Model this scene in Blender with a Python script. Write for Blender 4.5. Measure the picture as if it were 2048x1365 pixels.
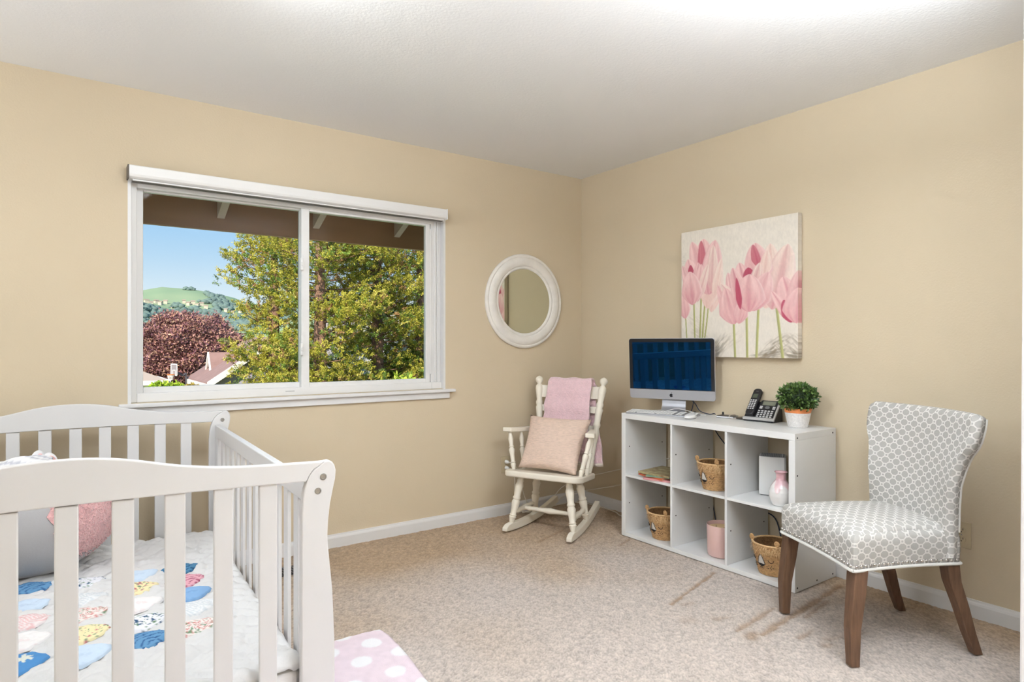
import bpy, bmesh, math, random
import numpy as np
from mathutils import Vector, Matrix, Euler
random.seed(7)
rng = np.random.default_rng(7)
SC = bpy.context.scene
COL = SC.collection
PI = math.pi
for o in list(bpy.data.objects): bpy.data.objects.remove(o)

# ---------------------------------------------------------------- camera, sky, sun, big lights, exposure
CAM = Vector((-3.2334, -3.6049, 1.1835)); YAW = 0.62184
cd = bpy.data.cameras.new('camera'); co = bpy.data.objects.new('camera', cd); COL.objects.link(co)
cd.sensor_width = 36.0; cd.lens = 36.0*1264.0/2048.0; cd.shift_y = 6.23/2048.0; cd.clip_start = 0.05; cd.clip_end = 4000
co.location = CAM; co.rotation_euler = (PI/2, 0, -YAW); SC.camera = co

def lin(c):
    c = c/255.0
    return c/12.92 if c <= 0.04045 else ((c+0.055)/1.055)**2.4
def rgb(r, g, b): return (lin(r), lin(g), lin(b), 1.0)

w = bpy.data.worlds.new('sky'); SC.world = w; w.use_nodes = True
nt = w.node_tree; bg = nt.nodes['Background']
tc = nt.nodes.new('ShaderNodeTexCoord'); sx = nt.nodes.new('ShaderNodeSeparateXYZ'); cr = nt.nodes.new('ShaderNodeValToRGB')
nt.links.new(tc.outputs['Generated'], sx.inputs[0]); nt.links.new(sx.outputs['Z'], cr.inputs[0]); nt.links.new(cr.outputs[0], bg.inputs[0])
els = cr.color_ramp.elements
els[0].position = 0.0; els[0].color = rgb(226, 238, 244)
els[1].position = 1.0; els[1].color = rgb(96, 150, 214)
for p_, c_ in ((0.06, (218, 234, 243)), (0.12, (184, 216, 241)), (0.19, (150, 199, 239)), (0.4, (124, 180, 232))):
    e = els.new(p_); e.color = rgb(*c_)
bg.inputs[1].default_value = 1.0

sd = bpy.data.lights.new('sun', 'SUN'); so = bpy.data.objects.new('sun', sd); COL.objects.link(so)
sd.energy = 6.0; sd.color = (1.0, 0.95, 0.86); sd.angle = 0.009
so.rotation_euler = Vector((0.62, 0.66, -0.62)).to_track_quat('-Z', 'Y').to_euler(); so.location = (-20, -30, 30)

def area(name, loc, target, sx_, sy_, power, color):
    d = bpy.data.lights.new(name, 'AREA'); o = bpy.data.objects.new(name, d); COL.objects.link(o)
    d.shape = 'RECTANGLE'; d.size = sx_; d.size_y = sy_; d.energy = power; d.color = color
    o.location = loc; o.rotation_euler = (Vector(target)-Vector(loc)).to_track_quat('-Z', 'Y').to_euler()
    return o
# unseen fill lights added to brighten the room
area('ceiling_bounce_fill', (-1.72, -3.32, 2.08), (-1.72, -3.319, 2.44), 0.8, 0.8, 134, (0.82, 0.905, 1.0))  # added fill aimed up, so the ceiling bounces it into the room
area('left_upward_fill', (-4.5, -1.6, 1.2), (-4.5, -1.599, 2.44), 1.4, 1.4, 14, (0.83, 0.91, 1.0))  # added fill out of view at the left, aimed at the ceiling
overhead = area('overhead_fill', (-2.7, -1.68, 2.38), (-1.0, -0.9, 0.0), 0.45, 0.45, 21, (0.87, 0.94, 1.0)); overhead.data.shape = 'DISK'  # added overhead fill just out of view, no fixture built
area('left_side_fill', (-5.3, -1.55, 1.95), (-0.3, -1.6, 0.9), 1.8, 0.9, 31, (0.81, 0.905, 1.0))  # added fill from the left; that wall has no window
area('rear_fill', (-1.45, -4.75, 1.3), (-0.5, 0.0, 0.9), 0.8, 1.9, 6, (0.85, 0.93, 1.0))  # added fill from behind the camera; the wall there is closed

SC.view_settings.view_transform = 'Standard'; SC.view_settings.look = 'None'
SC.view_settings.exposure = 0.13; SC.view_settings.gamma = 1.0; SC.view_settings.use_curve_mapping = False

# ---------------------------------------------------------------- materials
MATS = {}
def mat(name, col, rough=0.6, metal=0.0, spec=0.4, bump=0.0, bscale=200.0, var=0.0, vscale=20.0, coat=0.0, attr=None, bdist=0.002, sheen=0.0, alpha=1.0, vcol=None, stretch=None):
    if name in MATS: return MATS[name]
    m = bpy.data.materials.new(name); m.use_nodes = True; MATS[name] = m
    n = m.node_tree.nodes; l = m.node_tree.links; b = n['Principled BSDF']
    c4 = rgb(*col)
    b.inputs['Base Color'].default_value = c4; b.inputs['Roughness'].default_value = rough
    b.inputs['Metallic'].default_value = metal; b.inputs['Specular IOR Level'].default_value = spec
    if coat: b.inputs['Coat Weight'].default_value = coat; b.inputs['Coat Roughness'].default_value = 0.08
    if sheen: b.inputs['Sheen Weight'].default_value = sheen
    cs = None
    tcn = n.new('ShaderNodeTexCoord')
    src = tcn.outputs['Object']
    if stretch:
        mp = n.new('ShaderNodeMapping'); mp.inputs['Scale'].default_value = stretch; l.new(src, mp.inputs[0]); src = mp.outputs[0]
    if attr:
        a = n.new('ShaderNodeAttribute'); a.attribute_name = attr; cs = a.outputs['Color']
        l.new(cs, b.inputs['Base Color'])
    if var:
        nz = n.new('ShaderNodeTexNoise'); nz.inputs['Scale'].default_value = vscale; nz.inputs['Detail'].default_value = 5; l.new(src, nz.inputs['Vector'])
        mx = n.new('ShaderNodeMix'); mx.data_type = 'RGBA'; mx.blend_type = 'MIX'
        rmp = n.new('ShaderNodeMapRange'); rmp.inputs[1].default_value = 0.3; rmp.inputs[2].default_value = 0.7; l.new(nz.outputs['Fac'], rmp.inputs[0]); l.new(rmp.outputs[0], mx.inputs['Factor'])
        lo = tuple(x*(1-var) for x in c4[:3])+(1,); hi = tuple(min(1, x*(1+var)) for x in c4[:3])+(1,)
        if vcol: hi = rgb(*vcol)
        if cs is None:
            mx.inputs['A'].default_value = lo if not vcol else c4; mx.inputs['B'].default_value = hi
            l.new(mx.outputs['Result'], b.inputs['Base Color'])
        else:
            mu = n.new('ShaderNodeMix'); mu.data_type = 'RGBA'; mu.blend_type = 'MULTIPLY'; mu.inputs['Factor'].default_value = 1
            mx.inputs['A'].default_value = (1-var,)*3+(1,); mx.inputs['B'].default_value = (1, 1, 1, 1)
            l.new(cs, mu.inputs['A']); l.new(mx.outputs['Result'], mu.inputs['B']); l.new(mu.outputs['Result'], b.inputs['Base Color'])
    if bump:
        nz2 = n.new('ShaderNodeTexNoise'); nz2.inputs['Scale'].default_value = bscale; nz2.inputs['Detail'].default_value = 3; l.new(src, nz2.inputs['Vector'])
        bp = n.new('ShaderNodeBump'); bp.inputs['Strength'].default_value = bump; bp.inputs['Distance'].default_value = bdist
        l.new(nz2.outputs['Fac'], bp.inputs['Height']); l.new(bp.outputs[0], b.inputs['Normal'])
    return m

WALL = mat('wall_paint_beige', (206, 190, 163), 0.85, spec=0.2, bump=0.35, bscale=110, var=0.02, vscale=1.5)
CEIL = mat('ceiling_paint', (239, 238, 237), 0.9, spec=0.15, bump=0.5, bscale=90)
TRIM = mat('trim_paint_white', (226, 224, 222), 0.4, spec=0.4)
VINYL = mat('vinyl_white', (230, 228, 225), 0.35)
WHITEP = mat('white_painted_wood', (214, 212, 210), 0.38, bump=0.05, bscale=25)
CREAMP = mat('cream_painted_wood', (236, 228, 212), 0.4, bump=0.05, bscale=30)
LAM = mat('white_laminate', (232, 231, 229), 0.35, var=0.015, vscale=6)
METAL = mat('steel', (150, 148, 145), 0.3, metal=0.9)
DARK = mat('dark_hole', (40, 38, 38), 0.8)
BLACKP = mat('black_plastic', (26, 25, 28), 0.4)
GREYP = mat('grey_plastic', (105, 104, 104), 0.45)
WHITEPL = mat('white_plastic', (230, 229, 226), 0.35)
IVORY = mat('almond_plastic', (196, 180, 148), 0.45)

# ---------------------------------------------------------------- mesh helpers
class MB:
    def __init__(s): s.v = []; s.f = []; s.uv = []; s.n = 0
    def add(s, verts, faces, uvs=None):
        b = s.n; s.v.extend(tuple(map(float, p)) for p in verts); s.n += len(verts)
        for f in faces: s.f.append(tuple(b+i for i in f))
        if uvs is not None: s.uv.extend(uvs)
        return s
    def box(s, c, d, m=None):
        x, y, z = d[0]/2, d[1]/2, d[2]/2
        vs = [Vector((i*x, j*y, k*z)) for i in (-1, 1) for j in (-1, 1) for k in (-1, 1)]
        if m is not None: vs = [m @ p for p in vs]
        vs = [p+Vector(c) for p in vs]
        return s.add(vs, [(0, 1, 3, 2), (4, 6, 7, 5), (0, 4, 5, 1), (2, 3, 7, 6), (0, 2, 6, 4), (1, 5, 7, 3)])
    def bb(s, a, b):
        return s.box([(a[i]+b[i])/2 for i in range(3)], [abs(b[i]-a[i]) for i in range(3)])
    def rings(s, rings, cap=True, closed=True):
        k = len(rings[0]); vs = [p for r in rings for p in r]; fs = []
        for i in range(len(rings)-1):
            for j in range(k if closed else k-1):
                j2 = (j+1) % k
                fs.append((i*k+j, i*k+j2, (i+1)*k+j2, (i+1)*k+j))
        if cap:
            fs.append(tuple(range(k-1, -1, -1))); fs.append(tuple((len(rings)-1)*k+j for j in range(k)))
        return s.add(vs, fs)
    def turned(s, p0, p1, prof, n=14):
        p0 = Vector(p0); p1 = Vector(p1); d = p1-p0; L = d.length; q = d.to_track_quat('Z', 'Y')
        rs = []
        for t, r in prof:
            rs.append([p0+q @ Vector((r*math.cos(a), r*math.sin(a), t*L)) for a in [2*PI*i/n for i in range(n)]])
        return s.rings(rs)
    def cyl(s, p0, p1, r0, r1=None, n=14): return s.turned(p0, p1, [(0, r0), (1, r0 if r1 is None else r1)], n)
    def lathe(s, c, prof, n=32, cap=True):
        c = Vector(c)
        return s.rings([[c+Vector((r*math.cos(2*PI*i/n), r*math.sin(2*PI*i/n), z)) for i in range(n)] for r, z in prof], cap)
    def tube(s, pts, r, n=8, sub=6):
        P_ = [Vector(p) for p in pts]
        if sub > 1 and len(P_) > 2:
            Q = []
            for i in range(len(P_)-1):
                a = P_[max(i-1, 0)]; b = P_[i]; c = P_[i+1]; d = P_[min(i+2, len(P_)-1)]
                for k in range(sub):
                    t = k/sub
                    Q.append(0.5*((2*b)+(c-a)*t+(2*a-5*b+4*c-d)*t*t+(3*b-a-3*c+d)*t**3))
            Q.append(P_[-1]); P_ = Q
        rs = []; up = Vector((0, 0, 1)); prevx = None
        for i, p in enumerate(P_):
            t = (P_[min(i+1, len(P_)-1)]-P_[max(i-1, 0)])
            if t.length < 1e-9: t = Vector((0, 0, 1))
            t.normalize()
            if prevx is None:
                x = t.cross(up if abs(t.z) < 0.9 else Vector((1, 0, 0))).normalized()
            else:
                x = (prevx-t*prevx.dot(t)).normalized()
            prevx = x; y = t.cross(x)
            rr = r(i/(len(P_)-1)) if callable(r) else r
            rs.append([p+x*rr*math.cos(2*PI*k/n)+y*rr*math.sin(2*PI*k/n) for k in range(n)])
        return s.rings(rs)
    def prism(s, pts, fn, h0, h1):
        # pts outline 2D (CCW); fn(a,b,h)->3D
        k = len(pts); vs = [fn(a, b, h0) for a, b in pts]+[fn(a, b, h1) for a, b in pts]
        fs = [(i, (i+1) % k, k+(i+1) % k, k+i) for i in range(k)]+[tuple(range(k-1, -1, -1)), tuple(range(k, 2*k))]
        return s.add(vs, fs)
    def grid(s, fn, nu, nv, uvfn=None):
        vs = [fn(i/nu, j/nv) for j in range(nv+1) for i in range(nu+1)]
        fs = [(j*(nu+1)+i, j*(nu+1)+i+1, (j+1)*(nu+1)+i+1, (j+1)*(nu+1)+i) for j in range(nv) for i in range(nu)]
        return s.add(vs, fs)
    def sphere(s, c, r, nu=16, nv=10, m=None):
        c = Vector(c); r = (r, r, r) if not hasattr(r, '__len__') else r
        rs = []
        for j in range(nv+1):
            th = PI*j/nv; rr = max(math.sin(th), 1e-3)
            ring = []
            for i in range(nu):
                p = Vector((r[0]*rr*math.cos(2*PI*i/nu), r[1]*rr*math.sin(2*PI*i/nu), -r[2]*math.cos(th)))
                if m is not None: p = m @ p
                ring.append(c+p)
            rs.append(ring)
        return s.rings(rs)
    def build(s, name, material, parent=None, smooth=False, bevel=0.0, seg=2, colors=None, uvs=None, fix=True):
        me = bpy.data.meshes.new(name); me.from_pydata(s.v, [], s.f)
        if colors is not None:
            ca = me.color_attributes.new('Col', 'FLOAT_COLOR', 'POINT')
            ca.data.foreach_set('color', np.asarray(colors, dtype=np.float32).reshape(-1))
        if uvs is not None:
            ul = me.uv_layers.new(name='UVMap')
            idx = np.empty(len(me.loops), dtype=np.int64); me.loops.foreach_get('vertex_index', idx)
            ul.data.foreach_set('uv', np.asarray(uvs, dtype=np.float32)[idx].reshape(-1))
        if fix:
            bm = bmesh.new(); bm.from_mesh(me); bmesh.ops.recalc_face_normals(bm, faces=bm.faces); bm.to_mesh(me); bm.free()
        me.materials.append(material)
        if smooth:
            me.shade_smooth()
            me.set_sharp_from_angle(angle=smooth if isinstance(smooth, float) else 0.7)
        o = bpy.data.objects.new(name, me); COL.objects.link(o)
        if parent is not None: attach(o, parent)
        if bevel:
            md = o.modifiers.new('b', 'BEVEL'); md.width = bevel; md.segments = seg; md.limit_method = 'ANGLE'; md.angle_limit = 0.6
        return o
def attach(o, parent):
    o.parent = parent
    mw = Matrix.Identity(4); p = parent; chain = []
    while p is not None: chain.append(p); p = p.parent
    for q in reversed(chain): mw = mw @ q.matrix_parent_inverse @ Matrix.LocRotScale(q.location, q.rotation_euler, q.scale)
    o.matrix_parent_inverse = mw.inverted()
def thing(name, label, cat, loc=(0, 0, 0), group=None, rz=0.0):
    o = bpy.data.objects.new(name, None); COL.objects.link(o); o.location = loc; o.rotation_euler = (0, 0, rz)
    o.empty_display_size = 0.05
    return tag(o, label, cat, group)
def tag(o, label, cat, group=None):
    o['label'] = label; o['category'] = cat
    if group: o['group'] = group
    return o
def struct(o):
    o['kind'] = 'structure'; return o
def stuff(o):
    o['kind'] = 'stuff'; return o
def sempty(name, loc=(0, 0, 0)):
    o = bpy.data.objects.new(name, None); COL.objects.link(o); o.location = loc; o['kind'] = 'structure'; o.empty_display_size = 0.05; return o
def fmesh(name, V, F4, material, parent=None, colors=None, smooth=False):
    """fast mesh from numpy arrays; F4 (n,k) faces"""
    V = np.asarray(V, dtype=np.float32); F4 = np.asarray(F4, dtype=np.int32)
    me = bpy.data.meshes.new(name); k = F4.shape[1]
    me.vertices.add(len(V)); me.vertices.foreach_set('co', V.reshape(-1))
    me.loops.add(F4.size); me.loops.foreach_set('vertex_index', F4.reshape(-1))
    me.polygons.add(len(F4)); me.polygons.foreach_set('loop_start', np.arange(0, F4.size, k, dtype=np.int32))
    if colors is not None:
        ca = me.color_attributes.new('Col', 'FLOAT_COLOR', 'POINT'); ca.data.foreach_set('color', np.asarray(colors, dtype=np.float32).reshape(-1))
    me.update(calc_edges=True); me.validate()
    me.materials.append(material)
    if smooth: me.shade_smooth()
    o = bpy.data.objects.new(name, me); COL.objects.link(o)
    if parent is not None: attach(o, parent)
    return o
def gridfaces(nu, nv):
    j, i = np.meshgrid(np.arange(nv), np.arange(nu), indexing='ij')
    a = (j*(nu+1)+i).reshape(-1)
    return np.stack([a, a+1, a+nu+2, a+nu+1], 1)
def vnoise(x, y, seed=0):
    """smooth value noise on arrays"""
    x0 = np.floor(x).astype(np.int64); y0 = np.floor(y).astype(np.int64); fx = x-x0; fy = y-y0
    fx = fx*fx*(3-2*fx); fy = fy*fy*(3-2*fy)
    def h(a, b):
        n_ = (a*374761393+b*668265263+seed*974634777) & 0xffffffff
        n_ = ((n_ ^ (n_ >> 13))*1274126177) & 0xffffffff
        return ((n_ ^ (n_ >> 16)) & 0xffff)/65535.0
    return (h(x0, y0)*(1-fx)+h(x0+1, y0)*fx)*(1-fy)+(h(x0, y0+1)*(1-fx)+h(x0+1, y0+1)*fx)*fy
def lc(r, g, b): return np.array([lin(r), lin(g), lin(b)])
def rot(ax, a): return Matrix.Rotation(a, 3, ax)

# ---------------------------------------------------------------- the room
XL, YF, H, T = -5.5, -4.9, 2.44, 0.16
OX0, OX1, OZ0, OZ1 = -2.959, -1.187, 0.893, 1.990
mb = MB()
for a, b in (((XL-T, 0, -0.1), (OX0, T, H)), ((OX1, 0, -0.1), (T, T, H)), ((OX0, 0, -0.1), (OX1, T, OZ0)), ((OX0, 0, OZ1), (OX1, T, H))): mb.bb(a, b)
struct(mb.build('wall_back', WALL))
struct(MB().bb((0, YF-T, -0.1), (T, 0, H)).build('wall_right', WALL))
struct(MB().bb((XL-T, YF-T, -0.1), (XL, 0, H)).build('wall_left', WALL))
struct(MB().bb((XL, YF-T, -0.1), (0, YF, H)).build('wall_front', WALL))
struct(MB().bb((XL-T, YF-T, H), (T, T, H+0.15)).build('ceiling', CEIL))
WHITEWALL = mat('wall_paint_white', (236, 231, 228), 0.85, spec=0.2, bump=0.6, bscale=120)
mb = MB(); mb.rings([[(-0.90, -2.950, 0), (-0.90, YF, 0), (-0.0, YF, 0), (-0.0, -2.950, 0)], [(-0.90, -2.962, H), (-0.90, YF, H), (-0.0, YF, H), (-0.0, -2.962, H)]])
struct(mb.build('wall_entry', WHITEWALL, bevel=0.012, seg=4))

# carpet: real relief, tuft-scale bumps, vacuum marks and dents pressed into it
def carpet():
    x0, x1, y0, y1 = -3.6, 0.0, -3.55, 0.0; st = 0.0062
    nu = int((x1-x0)/st); nv = int((y1-y0)/st)
    X, Y = np.meshgrid(np.linspace(x0, x1, nu+1), np.linspace(y0, y1, nv+1))
    X = X.reshape(-1); Y = Y.reshape(-1)
    n1 = vnoise(X*72, Y*72, 3); n2 = vnoise(X*140, Y*140, 5); n3 = vnoise(X*25, Y*25, 9)
    wn = rng.random(len(X)); h = 0.0075*(n1*0.40+n2*0.25+wn*0.35)+0.0015*n3
    dent = np.zeros_like(X)
    def seg(a, b, wd, dp):
        ax, ay = a; bx, by = b; L2 = (bx-ax)**2+(by-ay)**2
        t = np.clip(((X-ax)*(bx-ax)+(Y-ay)*(by-ay))/L2, 0, 1)
        d = np.hypot(X-ax-t*(bx-ax), Y-ay-t*(by-ay))+(vnoise(X*30, Y*30, 11)-0.5)*wd*0.9
        np.maximum(dent, dp*np.exp(-(d/wd)**2), out=dent)
    for s_ in CARPET_MARKS: seg(*s_)
    h = h-0.006*dent
    Z = h-h.max()+0.0005
    tone = 0.46+0.88*(n1*0.30+n2*0.25+wn*0.45)
    # pile is tan near the back and right walls, paler away from them, unevenly blended
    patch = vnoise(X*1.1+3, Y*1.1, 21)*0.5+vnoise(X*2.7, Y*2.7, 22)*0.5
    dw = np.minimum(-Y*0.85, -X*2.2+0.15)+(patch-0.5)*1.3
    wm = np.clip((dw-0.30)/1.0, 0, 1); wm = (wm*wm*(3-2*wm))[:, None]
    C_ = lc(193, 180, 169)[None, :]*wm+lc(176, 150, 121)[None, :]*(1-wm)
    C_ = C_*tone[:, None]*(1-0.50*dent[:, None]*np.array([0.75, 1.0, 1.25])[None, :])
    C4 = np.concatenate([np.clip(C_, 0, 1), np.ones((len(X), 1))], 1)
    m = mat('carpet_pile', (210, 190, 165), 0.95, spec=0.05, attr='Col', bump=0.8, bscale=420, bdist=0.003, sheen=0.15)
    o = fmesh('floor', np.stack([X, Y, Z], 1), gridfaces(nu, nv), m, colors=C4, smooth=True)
    struct(o)
    m2 = mat('carpet_plain', (208, 188, 162), 0.95, spec=0.05, bump=0.8, bscale=120, bdist=0.004)
    mb = MB(); mb.bb((XL, YF, -0.1), (x0, 0, -0.004)); mb.bb((x0, YF, -0.1), (0, y0, -0.004)); mb.bb((x0, y0, -0.1), (0, 0, -0.02))
    b = mb.build('carpet_edge', m2, parent=o)
CARPET_MARKS = [((-0.96, -1.68), (-0.47, -1.55), 0.012, 1.0), ((-0.95, -2.02), (-0.62, -1.98), 0.016, 0.8), ((-0.90, -2.10), (-0.12, -2.02), 0.018, 0.9),
                ((-0.92, -1.90), (-0.88, -1.915), 0.02, 0.6), ((-0.80, -2.21), (-0.70, -2.20), 0.015, 0.7), ((-0.95, -2.09), (-0.92, -2.08), 0.03, 0.8),
                ((-0.78, -2.30), (-0.76, -2.31), 0.02, 0.6), ((-0.72, -2.28), (-0.55, -2.33), 0.02, 0.4), ((-1.05, -1.83), (-1.02, -1.85), 0.03, 0.35),
                ((-0.92, -1.72), (-0.88, -1.73), 0.018, 0.4), ((-0.60, -2.12), (-0.35, -2.08), 0.012, 0.6), ((-0.55, -0.95), (-0.42, -0.90), 0.01, 0.5), ((-0.9, -0.62), (-0.62, -0.52), 0.01, 0.5)]
carpet()

def baseboard(name, p0, p1, nrm):
    # profile: flat face with a small rounded top step
    prof = [(0, 0), (0.013, 0), (0.013, 0.058), (0.011, 0.066), (0.008, 0.072), (0.007, 0.079), (0, 0.0795)]
    d = Vector(p1)-Vector(p0); n_ = Vector(nrm); mb = MB()
    mb.rings([[Vector(p0)+n_*a+Vector((0, 0, b)) for a, b in prof], [Vector(p1)+n_*a+Vector((0, 0, b)) for a, b in prof]])
    return struct(mb.build(name, TRIM))
baseboard('baseboard_back', (XL, 0, -0.006), (0, 0, -0.006), (0, -1, 0))
baseboard('baseboard_right', (0, 0, -0.006), (0, -2.957, -0.006), (-1, 0, 0))

# ---------------------------------------------------------------- window
W = sempty('window_1', (-2.07, 0, 0.893))
def wpart(name, boxes, m=VINYL, bevel=0.003, parent=None):
    mb = MB()
    for a, b in boxes: mb.bb(a, b)
    return mb.build(name, m, parent or W, bevel=bevel)
# jamb lining of the opening
wpart('jamb', [((OX0-0.002, -0.0015, OZ0-0.004), (OX0+0.0125, 0.15, OZ1+0.002)), ((OX1-0.0125, -0.0015, OZ0-0.004), (OX1+0.002, 0.15, OZ1+0.002)), ((OX0, -0.001, OZ1-0.0105), (OX1, 0.149, OZ1+0.002))], TRIM, 0)
FX0, FX1, FZ0, FZ1 = OX0+0.0125, OX1-0.0125, OZ0, OZ1-0.0105
wpart('frame', [((FX0, 0.02, FZ0), (FX0+0.026, 0.13, FZ1)), ((FX1-0.075, 0.035, FZ0), (FX1-0.0001, 0.13, FZ1)), ((FX0+0.026, 0.02, FZ0), (FX1-0.075, 0.13, FZ0+0.045)), ((FX0+0.026, 0.02, FZ1-0.02), (FX1-0.075, 0.13, FZ1)),
                ((FX1-0.075, 0.021, FZ0), (FX1-0.001, 0.035, FZ0+0.044)), ((FX1-0.05, 0.025, FZ0+0.044), (FX1-0.04, 0.0349, FZ1)), ((FX1-0.03, 0.025, FZ0+0.044), (FX1-0.02, 0.0349, FZ1))])
# left fixed lite
LX0, LX1, LZ0, LZ1 = -2.890, -2.110, 0.966, 1.951
def sash(name, x0, x1, z0, z1, fw, y0, y1):
    s = wpart(name, [((x0-fw[0], y0, z0-fw[2]), (x0, y1, z1+fw[3])), ((x1, y0, z0-fw[2]), (x1+fw[1], y1, z1+fw[3])), ((x0, y0, z0-fw[2]), (x1, y1, z0)), ((x0, y0, z1), (x1, y1, z1+fw[3]))])
    return s
s1 = sash('fixed_sash', LX0, LX1, LZ0, LZ1, (0.045, 0.03, 0.03, 0.03), 0.055, 0.09)
RX0, RX1, RZ0, RZ1 = -2.063, -1.312, 0.962, 1.947
s2 = sash('sliding_sash', RX0, RX1, RZ0, RZ1, (0.046, 0.03, 0.03, 0.03), 0.028, 0.06)
gl = bpy.data.materials.new('window_glass'); gl.use_nodes = True
n = gl.node_tree.nodes; l = gl.node_tree.links; n.remove(n['Principled BSDF'])
tr = n.new('ShaderNodeBsdfTransparent'); gs = n.new('ShaderNodeBsdfGlossy'); gs.inputs['Roughness'].default_value = 0.02; gs.inputs[0].default_value = (0.22, 0.22, 0.22, 1)
fr = n.new('ShaderNodeFresnel'); fr.inputs['IOR'].default_value = 1.2; mx = n.new('ShaderNodeMixShader')
tr.inputs[0].default_value = (0.985, 0.99, 0.985, 1)
l.new(fr.outputs[0], mx.inputs[0]); l.new(tr.outputs[0], mx.inputs[1]); l.new(gs.outputs[0], mx.inputs[2]); l.new(mx.outputs[0], n['Material Output'].inputs[0])
MB().bb((LX0-0.005, 0.07, LZ0-0.005), (LX1+0.005, 0.074, LZ1+0.005)).build('pane', gl, s1)
MB().bb((RX0-0.005, 0.042, RZ0-0.005), (RX1+0.005, 0.046, RZ1+0.005)).build('pane', gl, s2)
for z in (1.155, 1.640):
    mb = MB(); mb.bb((-2.118, 0.012, z-0.035), (-2.100, 0.03, z+0.035)); mb.bb((-2.113, 0.005, z-0.012), (-2.105, 0.014, z+0.012))
    mb.build('latch', VINYL, s2, bevel=0.004)
wpart('sash_stop', [((RX1+0.03, 0.028, 0.99), (RX1+0.043, 0.05, 1.93))], VINYL)
wpart('sill', [((-3.0, -0.036, 0.872), (-1.125, 0.0, 0.891)), ((OX0, 0.0, 0.872), (OX1, 0.03, 0.891))], TRIM, 0.004)
wpart('apron', [((-2.975, -0.016, 0.832), (-1.160, 0.0, 0.872))], TRIM, 0.003)
wpart('weep_cover', [((-2.20, 0.018, 0.915), (-2.15, 0.021, 0.921))], mat('weep_grey', (190, 188, 186), 0.5), 0)

# roller-shade cassette
t = thing('shade_cassette', 'long white boxy roller shade cassette mounted over the window', 'window shade', (-2.09, -0.04, 2.015))
prof = [(0.0, 1.984), (-0.060, 1.984), (-0.072, 1.992), (-0.075, 2.004), (-0.075, 2.044), (-0.072, 2.047), (0.0, 2.047)]
mb = MB(); mb.rings([[(x, a, b) for a, b in prof] for x in (-2.960, -1.216)]); mb.build('cassette_body', VINYL, t, bevel=0.002)
mb = MB(); mb.bb((-2.966, -0.072, 1.984), (-2.960, 0, 2.048)); mb.build('end_cap', mat('cap_grey', (96, 88, 80), 0.6), t)
mb = MB(); mb.bb((-1.216, -0.078, 1.981), (-1.209, 0, 2.05)); mb.build('end_cap', VINYL, t, bevel=0.003)
mb = MB(); mb.bb((-2.945, -0.055, 1.976), (-1.225, -0.045, 1.984)); mb.build('hem_bar', VINYL, t, bevel=0.002)
mb = MB(); mb.bb((-2.945, -0.043, 1.974), (-1.225, -0.012, 1.984)); mb.build('shadow_strip', mat('shade_shadow_grey', (120, 116, 112), 0.8), t)  # grey strip painted in as the shadow under the cassette
# ---------------------------------------------------------------- wall things
t = thing('round_mirror', 'round wall mirror in a wide whitewashed moulded wooden frame', 'mirror', (-0.548, -0.02, 1.4875))
def ringlathe(prof, n=72):
    mb = MB(); c = Vector((-0.548, 0, 1.4875)); rs = []
    for r, y in prof: rs.append([c+Vector((r*math.cos(2*PI*i/n), y, r*math.sin(2*PI*i/n))) for i in range(n)])
    rs.append(rs[0]); mb.rings(rs, cap=False); return mb
FRW = mat('whitewashed_frame', (233, 228, 220), 0.55, var=0.05, vscale=18, bump=0.15, bscale=60)
ringlathe([(0.332, -0.001), (0.335, -0.012), (0.330, -0.022), (0.322, -0.025), (0.316, -0.0245), (0.312, -0.021), (0.309, -0.024), (0.300, -0.031), (0.285, -0.035), (0.268, -0.033), (0.256, -0.028), (0.250, -0.026), (0.247, -0.020), (0.244, -0.022), (0.236, -0.023), (0.230, -0.018), (0.227, -0.010), (0.227, -0.001)]).build('mirror_frame', FRW, t, smooth=0.9)
mb = MB(); mb.cyl((-0.548, -0.002, 1.4875), (-0.548, -0.011, 1.4875), 0.232, n=64)
mb.build('mirror_glass', mat('mirror_silver', (222, 226, 214), 0.01, metal=1.0), t)

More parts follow.
